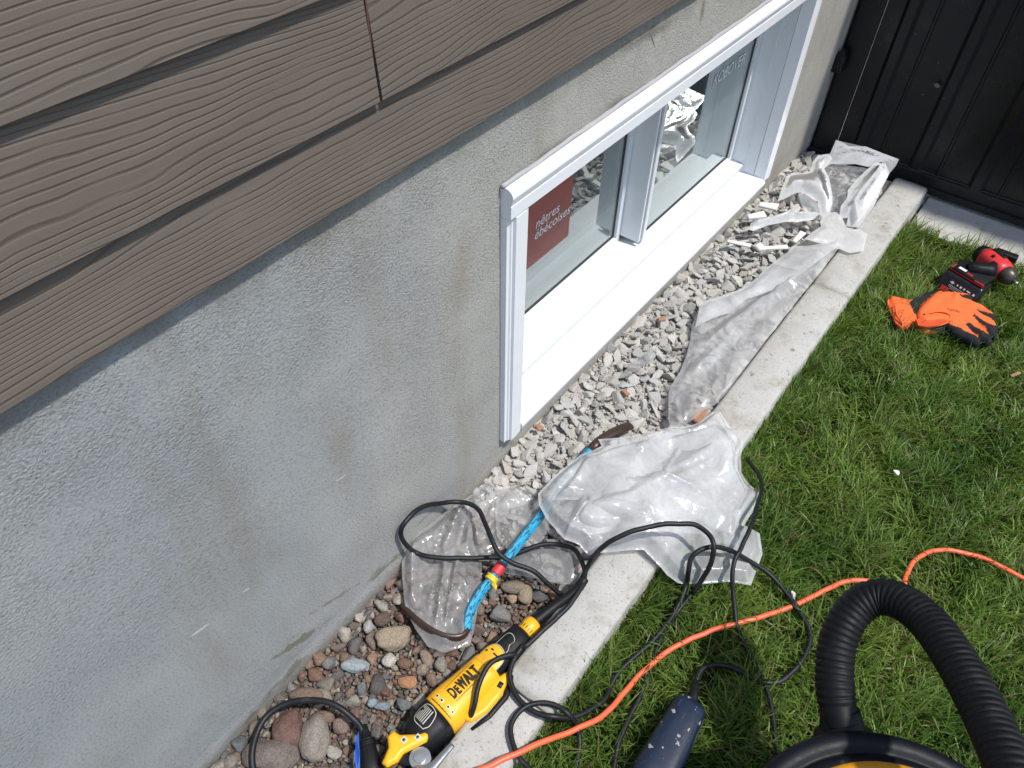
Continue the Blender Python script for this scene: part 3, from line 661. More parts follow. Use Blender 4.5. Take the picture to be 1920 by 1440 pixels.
# named river stones (photo position, half sizes in px, colour, description)
NAMED = [
 (318, 1440, 26, 15, (.40, .39, .36), 'pale flat stone at the bottom edge against the wall, left of the others'),
 (588, 1388, 40, 57, (.225, .195, .165), 'large rounded beige grey stone standing upright beside the black cord loop'),
 (540, 1368, 40, 44, (.13, .075, .06), 'large rough reddish brown stone inside the black cord loop'),
 (505, 1418, 58, 42, (.14, .115, .10), 'large flat dull brown stone at the bottom edge beside the wall'),
 (740, 1197, 36, 30, (.26, .21, .15), 'wedge shaped speckled tan stone below the bar hook'),
 (667, 1249, 29, 17, (.26, .30, .31), 'smooth oblong pale bluish grey pebble left of the grinder'),
 (763, 1277, 22, 14, (.33, .17, .085), 'smooth orange tan oval pebble left of the yellow grinder'),
 (638, 1360, 22, 19, (.19, .135, .115), 'rounded pinkish brown stone just under the arch of the cord'),
 (606, 1343, 24, 17, (.17, .115, .08), 'brown stone lying behind the upright beige stone'),
 (718, 1321, 17, 13, (.16, .19, .22), 'speckled dark blue grey pebble beside a smaller bluish one'),
 (697, 1316, 12, 11, (.20, .25, .28), 'small light bluish pebble next to a speckled darker one'),
 (757, 1318, 18, 15, (.12, .13, .13), 'dark grey pebble close to the grinder vent housing'),
 (718, 1162, 20, 18, (.10, .068, .058), 'dark maroon stone left of the bar hook'),
 (690, 1173, 13, 15, (.30, .30, .29), 'small pale grey angular pebble left of the maroon stone'),
 (938, 1150, 21, 20, (.17, .165, .155), 'round grey speckled stone between blue bar and grinder grip'),
 (985, 1112, 15, 23, (.26, .205, .15), 'tan teardrop stone beside a dark slate one near the edging'),
 (1012, 1117, 19, 15, (.085, .085, .082), 'dark slate grey stone near the cord and edging'),
 (962, 1100, 24, 15, (.20, .16, .125), 'flat brown stone just right of the yellow tape'),
 (730, 1237, 15, 19, (.38, .36, .31), 'small whitish wedge stone among brown gravel'),
 (761, 1241, 18, 12, (.16, .095, .065), 'red brown pebble right of the whitish wedge stone'),
 (626, 1408, 17, 16, (.27, .255, .22), 'pale mottled pebble between the upright stone and the plug'),
 (960, 1121, 12, 10, (.30, .21, .13), 'small rounded light tan pebble above the grinder collar'),
 (572, 1303, 36, 18, (.15, .10, .075), 'broad flat brown stone beneath the top of the cord arch'),
]
taken = []
for px, py, a, b, c, lab in NAMED:
    cpt = U(px, py, .012); ex = np.linalg.norm(U(px+a, py, .012)-cpt); ey = np.linalg.norm(U(px, py+b, .012)-cpt)*.92
    rr = R@[1, 0, 0]; ang = math.atan2(rr[1], rr[0])
    hgt = min(ex, ey)*.75; s = chunk_shape(IC4, 24, .09, False, 6.); s /= np.abs(s).max()
    cc, ss = math.cos(ang), math.sin(ang); v = s*[ex, ey, hgt]; v = np.c_[v[:, 0]*cc-v[:, 1]*ss, v[:, 0]*ss+v[:, 1]*cc, v[:, 2]]
    v += [cpt[0], cpt[1], .004+hgt*.35]
    tag(mesh('river_stone', v, IF4, 'stone', cols=np.tile(c, (len(v), 1))), lab, 'stone', 'river stones in the gravel bed')
    taken.append((cpt[0], cpt[1], min(ex, ey)*.9))
def reg_river():
    while True:
        x = rng.uniform(.004, .338); y = rng.uniform(-.80, .84)
        if y > .72 and rng.random() < (y-.72)/.10: continue
        return x, y
def r_river(): return float(np.clip((.0070*rng.pareto(2.3)+.0056), .0056, .021))
pre = scatter(7000, r_river, reg_river, .60)
pre = [q for q in pre if all((q[0]-t[0])**2+(q[1]-t[1])**2 > (t[2]+q[2]*.8)**2 for t in taken)]
zr = lambda x, y, r, v: -.010+r*.42+rng.uniform(-.002, .003)
fill = scatter(7500, lambda: float(rng.uniform(.0038, .0085)), reg_river, .55)
pre = pre+fill
zr0 = zr; zr = lambda x, y, r, v: zr0(x, y, r, v) if r > .0086 else -.013+r*.6+rng.uniform(0, .004)
Vs, Fs, Cs = build_many('river_stone', pre, RIV, RIVC, 'stone', (.55, .9), zr, ('brown or grey river stone lying loose in the gravel along the wall', 'stone', 'river stones in the gravel bed, unmarked'), 45, True)
o = mesh('gravel', np.vstack(Vs), np.vstack(Fs), 'stone', cols=np.vstack(Cs), smooth=True, org=(.17, .3, 0)); o['kind'] = 'stuff'; tag(o, 'brown and grey river gravel filling the near bed', 'gravel')
def reg_rub():
    while True:
        x = rng.uniform(.004, .336); y = rng.uniform(.70, 2.70)
        if y < .84 and rng.random() < (.84-y)/.14: continue
        return x, y
def r_rub(): return float(np.clip(.0062*rng.pareto(2.1)+.0048, .0048, .026))
rub = scatter(9000, r_rub, reg_rub, .52)
zb = lambda x, y, r, v: float(bed_h(y))-.008+r*.36+rng.uniform(-.002, .006)+.012*max(0, 1-abs(x-.17)/.15)*rng.random()
rub = rub+scatter(12000, lambda: float(rng.uniform(.0026, .0070)), reg_rub, .45)
Vs, Fs, Cs = build_many('rubble_chunk', rub, RUB, RUBC, 'rubble', (.26, .58), zb, ('pale grey jagged chunk of broken concrete in the rubble below the window', 'rubble', 'broken concrete chunks under the window'), 90, False, (.5, .95), .75)
o = mesh('rubble', np.vstack(Vs), np.vstack(Fs), 'rubble', cols=np.vstack(Cs), smooth=False, org=(.17, 1.6, 0)); o['kind'] = 'stuff'; tag(o, 'small pale broken concrete rubble in the bed below the window', 'rubble')
def chip(px, py, a, b, ang, mat, label, cat='rubble', z=.06, h=.006):
    c0 = U(px, py, z); l = np.linalg.norm(U(px+a*.85, py, z)-c0); wd = np.linalg.norm(U(px, py+b*.72, z)-c0)
    V, F = box((-l, -wd, 0), (l, wd, h), min(l, wd, h)*.25, 1); V[:, 1] *= 1+.25*np.sin(V[:, 0]/l*1.7)
    rr = R@[1, 0, 0]; t = math.atan2(rr[1], rr[0])+math.radians(ang); cc, ss = math.cos(t), math.sin(t)
    V = np.c_[V[:, 0]*cc-V[:, 1]*ss, V[:, 0]*ss+V[:, 1]*cc, V[:, 2]+.12*V[:, 0]]+c0
    return tag(mesh('scrap_strip' if mat == 'whitestrip' else 'chip', V, F, mat, smooth=False), label, cat)
chip(1417, 408, 20, 6, 8, 'whitestrip', 'short thick white scrap lying near the window corner', 'scrap', .07, .012)
chip(1450, 466, 30, 4, -2, 'whitestrip', 'thin white L-shaped trim scrap lying level on the rubble', 'scrap', .072, .006)
chip(1497, 446, 20, 4, 48, 'whitestrip', 'white trim scrap slanting beside the long plastic sheet', 'scrap', .074, .006)
chip(1385, 458, 26, 4, -28, 'whitestrip', 'narrow white splinter lying at the sill side of the rubble', 'scrap', .07, .006)
chip(1424, 467, 9, 8, 20, 'whitestrip', 'small white lump next to the thin white trim scrap', 'scrap', .07, .012)
chip(1440, 388, 20, 7, -25, 'whitestrip', 'greyish white scrap below the far window corner', 'scrap', .075, .008)
chip(1172, 738, 10, 4, -55, 'brick', 'reddish orange chip in the middle of the rubble', 'rubble', .055, .007)
chip(1010, 803, 9, 6, -60, 'brick', 'pale orange chip by the near window corner', 'rubble', .055, .008)
chip(1309, 783, 13, 20, -25, 'brick', 'rusty orange brick piece at the end of the long plastic sheet', 'rubble', .05, .012)
chip(1240, 600, 8, 5, 10, 'brick', 'small dull orange chip near the sill among the rubble', 'rubble', .062, .007)
V, F, d = cdt(np.array([U(*q, .068)[:2] for q in ((1170, 700), (1190, 676), (1222, 655), (1232, 668), (1205, 690), (1182, 705))]), .006)
tag(mesh('film_scrap', np.c_[V, .072+crumple(V, 5, 20, .006)], F, 'film_grey'), 'small torn scrap of clear film on the rubble below the sill', 'plastic')

# ------------------------------------------------------------------ lawn grass
def grass(n, sampler, lmin, lmax, lean=(.3, 1.1), wid=(.0011, .0023)):
    P = sampler(n); n = len(P); az0 = np.array([mnoise.noise(Vector((q[0]*9, q[1]*9, 3)))*5 for q in P])
    az = az0+rng.normal(0, 1.25, n); L = rng.uniform(lmin, lmax, n)*(.75+.45*np.array([mnoise.noise(Vector((q[0]*16, q[1]*16, 8))) for q in P])+.2)
    th0 = rng.uniform(.05, .6, n); th1 = th0+rng.uniform(*lean, n)*1.25; wd = rng.uniform(*wid, n)
    dirh = np.c_[np.cos(az), np.sin(az)]; side = np.c_[-np.sin(az), np.cos(az), np.zeros(n)]
    tw = rng.normal(0, .5, n); side = side*np.cos(tw)[:, None]+np.c_[np.zeros((n, 2)), np.sin(tw)]
    S = 4; c = np.c_[P, np.full(n, -.004)]; rows = []
    for k in range(S+1):
        t = k/S; wk = wd*(1-t**2.2*.97)
        rows += [c-side*wk[:, None], c+side*wk[:, None]]
        if k < S:
            th = th0+(th1-th0)*(t+.5/S); st = L/S
            c = c+np.c_[dirh*(np.sin(th)*st)[:, None], np.cos(th)*st]
            c[:, 2] = np.maximum(c[:, 2], .004)
    V = np.stack(rows, 1).reshape(-1, 3); base = (np.arange(n)*(2*S+2))[:, None]
    F = np.vstack([base+np.array([2*k, 2*k+1, 2*k+3, 2*k+2]) for k in range(S)])
    mixv = np.clip(.5+.5*np.array([mnoise.noise(Vector((q[0]*5, q[1]*5, 1)))+.5*mnoise.noise(Vector((q[0]*22, q[1]*22, 4))) for q in P])+rng.normal(0, .22, n), 0, 1)[:, None]
    C = np.array([.058, .128, .021])*(1-mixv)+np.array([.220, .318, .060])*mixv
    dry = rng.random(n) < .07+.10*(mixv[:, 0] > .72); C[dry] = np.array([.26, .21, .10])*rng.uniform(.5, 1.1, (dry.sum(), 1))
    C *= rng.uniform(.7, 1.25, (n, 1))
    return V, F, np.repeat(C, 2*S+2, axis=0)
def s_lawn(n):
    P = np.c_[rng.uniform(KX1+.004, 1.95, n), rng.uniform(-.55, 2.515, n)]
    # keep what the photograph's surroundings can see, thin a worn strip by the kerb
    worn = (P[:, 0] < KX1+.06) & (P[:, 1] < .95) & (rng.random(n) < .62)
    bare = ((P[:, 0]-.56)**2*1.2+(P[:, 1]-2.44)**2*3 < .006) & (rng.random(n) < .75)
    far = (P[:, 0] > .62+.52*P[:, 1]+.5) & (rng.random(n) < .6)
    return P[~(worn | bare | far)]
def s_edge(n): return np.c_[KX1+.004+np.abs(rng.normal(0, .012, n)), rng.uniform(-.5, 2.50, n)]
def s_pave(n): return np.c_[rng.uniform(.47, 1.7, n), 2.530-np.abs(rng.normal(0, .012, n))]
A = grass(175000, s_lawn, .030, .080); B = grass(6500, s_edge, .035, .085, (.1, .9)); Cc = grass(420, s_pave, .03, .11, (.1, .8))
n1 = len(A[0]); n2 = n1+len(B[0])
o = mesh('lawn_grass', np.vstack([A[0], B[0], Cc[0]]), np.vstack([A[1], B[1]+n1, Cc[1]+n2]), 'grass', cols=np.vstack([A[2], B[2], Cc[2]]), org=(1, 1.3, 0)); o['kind'] = 'stuff'
tag(o, 'uncut green lawn grass with dry straw blades beside the edging', 'grass')
#OBJECTS
# ------------------------------------------------------------------ cords
def T7(x, y): return (700+x/3.2, 780+y/3.2)
def T9(x, y): return (900+x/3.2, 780+y/3.2)
def T5(x, y): return (900+x/3.692, 1050+y/3.692)
def T3(x, y): return (1300+x/3.097, 1000+y/3.097)
def T4(x, y): return (400+x/3.2, 1100+y/3.2)
def T6(x, y): return (620+x/4.174, 1100+y/4.174)
def cord(name, pts, rad, mat, label, cat='cord', parent=None, step=.006):
    P = [U(px, py, z) for px, py, z in pts]
    P = [p if p[0] > .014 else WX(q[0], q[1], .014) for p, q in zip(P, pts)]
    Q, _ = resample(catmull(P, 8), step)
    Q = Q+np.array([[.0016*mnoise.noise(Vector((q[0]*28, q[1]*28, 2))), .0016*mnoise.noise(Vector((q[0]*28, q[1]*28, 7))), .0016*mnoise.noise(Vector((q[0]*22, q[1]*22, 5)))] for q in Q])
    o = mesh(name, *tube(Q, rad, 12), mat, parent)
    return tag(o, label, cat) if label else o
def zs(pts, zlist):
    """give a pixel polyline heights interpolated along its points"""
    n = len(pts); k = np.linspace(0, 1, len(zlist)); return [(p[0], p[1], float(np.interp(i/(n-1), k, zlist))) for i, p in enumerate(pts)]
G_ = .030            # a cord lying in the grass
pa = [T7(1130, 1075), T7(1050, 1010), T7(960, 930), T7(830, 880), T7(745, 815), T7(700, 720), T7(668, 640), T7(635, 570), T7(580, 528), T7(500, 515), T7(400, 522), T7(290, 550), T7(205, 618), T7(166, 685), T7(182, 750), T7(245, 812), T7(335, 845), T7(500, 852), T7(680, 850), T7(780, 845), T7(870, 820), T7(960, 785), T7(1050, 770), T7(1130, 776), T7(1210, 805), T7(1252, 880), T7(1270, 950), T7(1240, 1040), T7(1180, 1130), T7(1100, 1210), T7(1000, 1300), T7(905, 1385), T5(300, 590), T5(240, 680), T5(207, 780), T5(217, 860), T5(252, 940), T5(315, 1010), T5(400, 1062), T5(520, 1090), T5(640, 1085), T5(760, 1040), T5(860, 965), T5(900, 880), T5(930, 820), T5(990, 740), T5(1080, 660), T5(1200, 550), T5(1300, 430), T5(1380, 300), T5(1430, 160), T9(1250, 930), T9(1272, 850), T9(1330, 800), T9(1420, 786), T9(1530, 820), T9(1650, 890), T9(1760, 970), T9(1850, 1080), T9(1910, 1150), T3(560, 390), T3(640, 490), T3(677, 590), T3(665, 670), T3(620, 750), T3(550, 830), T3(480, 865), T3(380, 860), T3(300, 820), T3(200, 772), T3(100, 765), T3(40, 800), T3(13, 862)]
za = [.025, .05]+[.075, .09, .105, .112, .105, .105, .105, .105, .105, .10, .095, .09, .08, .075, .07, .065, .05, .05, .055, .06, .06, .06, .065, .075, .08, .085, .085, .083, .082, .08, .078, .075, .073, .072, .072, .072, .073, .075, .06, .05, .042, .036, .036, .036, .036, .036, .036, .038, .05, .09, .11, .12, .115, .09, .06, .045, .038, .036, .036, .036, .034, .034, .034, .034, .034, .034, .034, .036, .04, .045, .045]
za = za[:len(pa)]+[.04]*(len(pa)-len(za))
cord('power_cord', [(a, b, z) for (a, b), z in zip(pa, za)], .0052, 'cord', 'black rubber cord looping from the navy tool over the edging to the torn film')
pc = [T7(1165, 1125), T7(1210, 1060), T9(645, 905), T9(700, 822), T9(800, 742), T9(920, 690), T9(1050, 656), T9(1180, 645), T9(1280, 650), T9(1350, 690), T9(1392, 740), T9(1402, 800), T9(1382, 890), T9(1335, 975), T9(1285, 1055), T5(1470, 230), T5(1390, 330), T5(1310, 430), T5(1250, 540), T5(1190, 720), T5(1140, 870), T5(1050, 1060), T5(970, 1230), T5(935, 1400), T5(915, 1560)]
zc = [.03, .055, .085, .13, .165, .18, .185, .185, .18, .165, .15, .14, .11, .075, .05, .038, .034, .028, .028, .028, .028, .028, .03, .03, .03]
pb = [T9(1600, 250), T9(1690, 400), T9(1655, 560), T9(1622, 670), T9(1562, 800), T9(1530, 860), T9(1514, 960), T9(1520, 1080), T9(1540, 1250), T9(1580, 1360), T3(332, 712), T3(390, 830), T3(430, 920), T3(460, 1050), T3(480, 1200), T3(490, 1330), T3(500, 1500)]
zb_ = [.05, .06, .09, .105, .105, .10, .085, .06, .034, .032, .03, .03, .03, .03, .03, .03, .03]
cord('vacuum_cord', [(a, b, z) for (a, b), z in zip(pb, zb_)], .0048, 'cord', 'black cord running from the right edge of the crumpled bag straight down to the vacuum')
pe = [T5(655, 1500), T5(690, 1270), T5(665, 1140), T5(610, 1062), T5(540, 1012), T5(450, 990), T5(350, 1000), T5(270, 1055), T5(222, 1120), T5(210, 1185), T5(230, 1280), T5(280, 1380), T5(345, 1450), T5(420, 1560)]
ze = [.03, .035, .05, .072, .073, .073, .073, .073, .073, .073, .073, .073, .073, .073]
cord('cord_loop', [(a, b, z) for (a, b), z in zip(pe, ze)], .005, 'cord', 'loop of black cord bent over the nearest edging block and down into the grass')
cord('extension_cord', zs([T5(-900, 2100), T5(-420, 1690), T5(-60, 1480), T5(60, 1428), T5(200, 1362), T5(400, 1272), T5(600, 1196), T5(800, 1110), T5(900, 1032), T5(1000, 912), T5(1100, 802), T5(1200, 712), T5(1300, 630), T5(1450, 552), T5(1600, 490), T5(1750, 446), T5(1920, 402), T3(580, 420), T3(700, 362), T3(800, 312), T3(890, 278), T3(985, 272), T3(1090, 300), T3(1170, 340), T3(1222, 320), T3(1230, 260), T3(1272, 172), T3(1335, 122), T3(1420, 98), T3(1540, 106), T3(1680, 142), T3(1800, 200), T3(1925, 268), T3(2100, 370), T3(2500, 520), T3(3000, 560)],
     [.03, .05, .085, .085, .084, .07, .055, .045, .038]+[.033]*25), .0052, 'orange', 'bright orange extension cord crossing the grass and the nearest edging block')

# ------------------------------------------------------------------ angle grinder on the gravel
A0 = U(757, 1412, .050); B0 = U(1003, 1166, .052)
LG = float(np.linalg.norm(B0-A0)); GF = frame_of(A0, B0)          # u 0 (head) .. LG (collar); v = towards the wall side, w = up
cf = GF([[LG*.5, 0, -.03]])[0]
GR = thing('angle_grinder', 'yellow and black corded angle grinder lying on the gravel against the edging block', 'power tool', (cf[0], cf[1], .015))
s_ = LG/.345
def L(u): return u*s_
hv = lambda u: (0., -.002)
V, F = lathe([(L(.312), .0165), (L(.315), .0185), (L(.334), .0190), (L(.341), .0178), (L(.345), .0150), (L(.3452), .009)], GF, 36, off=hv); mesh('collar', V, F, 'yellow', GR)
for a in range(7):
    t = math.radians(-60+a*20); V, F = box((L(.316), -.0007, -.0003), (L(.324), .0007, .0004)); V = np.c_[V[:, 0], V[:, 1]*math.cos(t)+(V[:, 2]+.0190)*math.sin(t), (V[:, 2]+.0190)*math.cos(t)-V[:, 1]*math.sin(t)-.002]
    mesh('collar_rib', GF(V), F, 'ink', GR, smooth=False)
V, F = lathe([(L(.196), .032), (L(.20), .0335), (L(.225), .0300), (L(.25), .0285), (L(.275), .0285), (L(.295), .0265), (L(.307), .0230), (L(.3115), .0185)], GF, 44, 2.5, off=hv); mesh('grip', V, F, 'blackp', GR)
def wrap(P2, u0, t0, rad, org_uv=(0, 0), lift=.0006, sq=2.5, rot=0.):
    """lay flat (s,t) drawing on the round body: s along the axis, t round it towards the wall"""
    P2 = np.asarray(P2, float); out = []
    R0 = rad
    for s, t in P2[:, :2]:
        rad = R0(u0+s) if callable(R0) else R0
        th = t0+t/rad; c, sn = math.cos(th), math.sin(th); e = 2/sq; r = rad+lift
        out.append((u0+s, r*math.copysign(abs(sn)**e, sn), r*math.copysign(abs(c)**e, c)-.002))
    return GF(out)
def outline_strip(pts, wd):
    P = np.array(pts, float); n = len(P); C0 = P.mean(0); V = np.vstack([P, P+(C0-P)/np.linalg.norm(C0-P, axis=1)[:, None]*wd])
    return V, [[i, (i+1) % n, n+(i+1) % n, n+i] for i in range(n)]
gp = catmull([(.0, -.012, 0), (.022, -.014, 0), (.034, -.009, 0), (.046, -.010, 0), (.054, -.002, 0), (.048, .008, 0), (.022, .010, 0), (.006, .008, 0), (0, -.012, 0)], 5)[:-1, :2]
V2, F2 = outline_strip(gp, .0011); mesh('grip_outline', wrap(V2, L(.232), .18, .0292, lift=.0008), F2, 'panelgrey', GR, smooth=False)
gp2 = [(.0, -.004), (.030, -.006), (.034, .002), (.024, .006), (.0, .005)]; V2, F2 = outline_strip(gp2, .0011); mesh('grip_outline', wrap(V2, L(.258), 1.0, .0288, lift=.0008), F2, 'panelgrey', GR, smooth=False)
for k in range(6):
    V2 = [(0, 0), (.010, .001), (.010, .0018), (0, .0008)]; mesh('grip_rib', wrap(np.array(V2)+[.006+k*.0062, -.004], L(.232), .18, .0292, lift=.0008), [[0, 1, 2, 3]], 'ink', GR, smooth=False)
# yellow motor housing with its rear tongue
bodyp = [(L(.086), .0385), (L(.088), .0405), (L(.105), .0415), (L(.125), .0400), (L(.150), .0372), (L(.18), .0352), (L(.2), .0345), (L(.212), .0338), (L(.214), .031)]
V, F = lathe(bodyp, GF, 48, 2.5, off=hv); mesh('motor_housing', V, F, 'yellow', GR)
tp = catmull([(0, -.022, 0), (.02, -.020, 0), (.033, -.010, 0), (.037, 0, 0), (.033, .010, 0), (.02, .020, 0), (0, .022, 0)], 5)[:, :2]
V2, F2, _ = cdt(tp, .004); mesh('housing_tongue', wrap(V2, L(.2125), .12, .0318, lift=.0012), F2, 'yellow', GR)
V2, F2 = outline_strip(tp*[1.06, 1.06], .0012); mesh('tongue_edge', wrap(V2, L(.2125), .12, .0318, lift=.0014), F2, 'panelgrey', GR, smooth=False)
for k in range(4):
    mesh('vent_slot', wrap(np.array([(0, 0), (.0035, 0), (.0035, .006), (0, .006)])+[.014+.004*k*(k < 3), -.015+k*.0085], L(.2125), .12, .0318, lift=.0018), [[0, 1, 2, 3]], 'ink', GR, smooth=False)
# raised name panel with print
pp_ = np.array([(0, -.020), (.088, -.017), (.092, -.012), (.092, .013), (.088, .017), (0, .018), (-.003, .014), (-.003, -.016)]); V2, F2 = outline_strip(pp_, .0009); mesh('panel_rim', wrap(V2, L(.112), .10, .0378, lift=.0020), F2, pm('dull_yellow', (.55, .27, .01), .5), GR, smooth=False)
cur = 0.; LT = []
for chv, hgt, wdt, kern in (('D', .0165, .0135, .0014), ('E', .0122, .0088, .0006), ('W', .0165, .0205, -.0016), ('A', .0165, .0150, .0006), ('L', .0165, .0098, -.0004), ('T', .0165, .0120, 0)):
    a, b = text_mesh(chv, .02, .0011); a = a[:, :2]-a[:, :2].min(0); a = a/a.max(0)*[wdt, hgt]; a[:, 0] += cur; cur += wdt+kern; LT.append((a, b))
LV, LF = join([(np.c_[a, np.zeros(len(a))], b) for a, b in LT])
mesh('lettering', wrap(np.c_[LV[:, 0]*.070/cur, LV[:, 1]-.0085], L(.119), .10, .0378, lift=.0026), LF, 'ink', GR, smooth=False)
for t in (-.0125, .0125):
    mesh('print_line', wrap([(i*.006, t+q) for i in range(13) for q in (0, .0009)], L(.119), .10, .0378, lift=.0026), [[2*i, 2*i+2, 2*i+3, 2*i+1] for i in range(12)], 'ink', GR, smooth=False)
# cooling holes near the front of the housing
for k in range(4):
    t = .013-.0115*k
    mesh('cooling_hole', wrap([(0, t-.0028), (.0062, t-.0028), (.0062, t+.0028), (0, t+.0028)], L(.099), .08, .0410, lift=.0007), [[0, 1, 2, 3]], 'white', GR, smooth=False)
    mesh('cooling_slot', wrap([(.001, t-.0016), (.005, t-.0016), (.005, t+.0022), (.001, t+.0022)], L(.099), .08, .0410, lift=.0012), [[0, 1, 2, 3]], 'ink', GR, smooth=False)
mesh('seam_line', wrap([(q, -.028+i*.004) for i in range(13) for q in (0, .0022)], L(.0915), .10, .0400, lift=.0008), [[2*i, 2*i+1, 2*i+3, 2*i+2] for i in range(12)], 'ink', GR, smooth=False)
# vented gear case
V, F = lathe([(L(.018), .020), (L(.022), .027), (L(.034), .0325), (L(.05), .0365), (L(.07), .0395), (L(.0855), .0400)], GF, 44, 2.7, off=hv); mesh('gear_case', V, F, 'blackp', GR)
GCR = lambda u: float(np.interp(u, [L(.034), L(.05), L(.07), L(.0855)], [.0328, .0368, .0398, .0403]))
vp = catmull([(0, -.010, 0), (.010, -.014, 0), (.027, -.010, 0), (.029, .002, 0), (.024, .010, 0), (.008, .012, 0), (.0, .004, 0), (0, -.010, 0)], 5)[:-1, :2]*1.3; V2, F2 = outline_strip(vp, .0012); mesh('vent_frame', wrap(V2, L(.045), .30, GCR, lift=.0006), F2, 'panelgrey', GR, smooth=False)
for k in range(7):
    mesh('vent_rib', wrap(np.array([(0, 0), (.027, 0), (.027, .0013), (0, .0013)])+[.0055, -.0105+k*.0034], L(.045), .30, GCR, lift=.0008), [[0, 1, 2, 3]], 'panelgrey', GR, smooth=False)
# yellow head plate, spindle, flange, lever
hp = np.array([(-.052, -.006), (-.054, .008), (-.026, .022), (-.014, .041), (.002, .041), (.006, .024), (.034, -.004), (.048, -.010), (.050, -.022), (.036, -.028), (.012, -.018), (-.012, -.010), (-.030, -.014)])
def plate(P2, z0, z1, name, mat, parent=GR, bevel=True):
    V2, F2, d = cdt(P2, .0028); n = len(V2); top = np.c_[V2, np.full(n, z1)-.005*(1-np.clip(d/.007, 0, 1))**2]; bot = np.c_[V2, np.full(n, z0)]
    O = np.array(P2); m = [int(np.argmin(np.linalg.norm(V2-q, axis=1))) for q in O]
    # side walls follow the boundary vertices of the triangulation
    from collections import Counter
    ec = Counter(); 
    for f in F2:
        for a, b in zip(f, f[1:]+f[:1]): ec[(a, b)] += 1
    side = [[a, a+n, b+n, b] for (a, b) in ec if (b, a) not in ec]
    return mesh(name, GF(np.vstack([top, bot])), F2+[[i+n for i in f][::-1] for f in F2]+side, mat, parent, smooth=True)
plate(hp*[.86, .82]+[.006, .0], .016, .034, 'head_plate', 'yellow')
for q in ((.030, -.008), (.010, .006)):
    V, F = box((q[0]-.005, q[1]-.005, .034), (q[0]+.005, q[1]+.005, .0352)); mesh('screw_recess', GF(V), F, 'panelgrey', GR, smooth=False)
    V, F = lathe([(0, .0026), (.001, .0028), (.0016, .002)], lambda P, q=q: GF(np.c_[P[:, 2]+q[0], P[:, 1]+q[1], P[:, 0]+.0353]), 14); mesh('screw', V, F, 'darksteel', GR)
fz = lambda P: GF(np.c_[P[:, 2]+.012, P[:, 1]-.033, P[:, 0]])
V, F = lathe([(.006, .012), (.010, .019), (.013, .019), (.0135, .016), (.018, .016), (.0185, .019), (.0215, .019), (.022, .010), (.026, .010), (.0262, .004)], fz, 28); mesh('spindle_flange', V, F, 'steel', GR, smooth=False)
lp = catmull([GF([(-.030, -.046, .016)])[0], GF([(-.012, -.055, .026)])[0], GF([(.012, -.062, .030)])[0], GF([(.040, -.060, .028)])[0], GF([(.066, -.058, .024)])[0]], 8)
V, F = tube(lp, np.interp(np.linspace(0, 1, len(lp)), [0, .3, .45, .6, 1], [.018, .019, .012, .0075, .006]), 16, flat=(1, .55)); mesh('clamp_lever', V, F, 'steel', GR)
# paddle switch along the edging side
pdl = [(L(.115), -.034, -.012), (L(.150), -.043, -.010), (L(.185), -.045, -.006), (L(.225), -.036, -.002)]
V, F = tube(catmull([GF([q])[0] for q in pdl], 8), .012, 14, flat=(1, .9)); mesh('paddle_switch', V, F, 'blackp', GR)
wing = np.array([(L(.118), -.052), (L(.150), -.060), (L(.190), -.058), (L(.222), -.046), (L(.232), -.034), (L(.205), -.026), (L(.150), -.030), (L(.112), -.036)])
plate(wing, -.004, .018, 'switch_guard', 'yellow')
V, F = tube([GF([(L(.196), -.045, .0182)])[0], GF([(L(.207), -.042, .0182)])[0]], .0048, 14, flat=(1, .4)); mesh('guard_slot', V, F, 'ink', GR)
V, F = tube([GF([(L(.110), -.060, .004)])[0], GF([(L(.150), -.0665, .006)])[0], GF([(L(.195), -.064, .008)])[0], GF([(L(.232), -.045, .008)])[0]], .006, 10); mesh('guard_edge', V, F, 'blackp', GR)
# strain relief
sr = catmull([GF([(L(.345), 0, 0)])[0], U(1040, 1137, .06), U(1080, 1108, .075), U(1097, 1085, .082)], 8)
sr, _ = resample(sr, .004)
V, F = tube(sr, np.interp(np.linspace(0, 1, len(sr)), [0, 1], [.0115, .0085])+.0006*(np.arange(len(sr)) % 2), 16); mesh('strain_relief', V, F, 'blackp', GR)
cord('cord', [(a, b, z) for (a, b), z in zip(pc[1:], zc[1:])], .0052, 'cord', None, parent=GR)
# cord piece over the body
cord('short_cord', [(*T5(238, 655), .085), (*T6(1440, 530), .098), (*T6(1340, 550), .105), (*T6(1255, 600), .108), (*T6(1195, 680), .106), (*T6(1150, 800), .098), (*T6(1120, 930), .085), (*T6(1090, 1030), .06), (*T6(1085, 1120), .03)], .0050, 'cord', 'short bight of black cord hanging over the middle of the yellow grinder')
# plug / connector bottom left with its cord loop and blue tab
cj = [T4(900, 905), T4(885, 850), T4(850, 800), T4(780, 742), T4(680, 692), T4(560, 677), T4(440, 700), T4(340, 760), T4(265, 870), T4(232, 980), T4(240, 1088), T4(270, 1200)]
PLG = thing('cord_connector', 'black cord connector with a blue tab at the bottom edge beside the grinder head', 'connector', tuple(U(690, 1420, .02)))
cord('cord', zs(cj, [.035, .04, .05, .06, .065, .065, .06, .055, .05, .04, .03, .02]), .0058, 'cord', None, parent=PLG)
ca, cb = U(684, 1372, .036), U(704, 1480, .03); CFm = frame_of(ca, cb); cl = float(np.linalg.norm(cb-ca))
V, F = lathe([(-.012, .006), (0, .0085), (.014, .0095), (.016, .0135), (.022, .0145), (.028, .0145), (.030, .0155), (.058, .0178), (.085, .0185), (.088, .016)], CFm, 28, 2.6); mesh('connector_body', V, F, 'blackp', PLG)
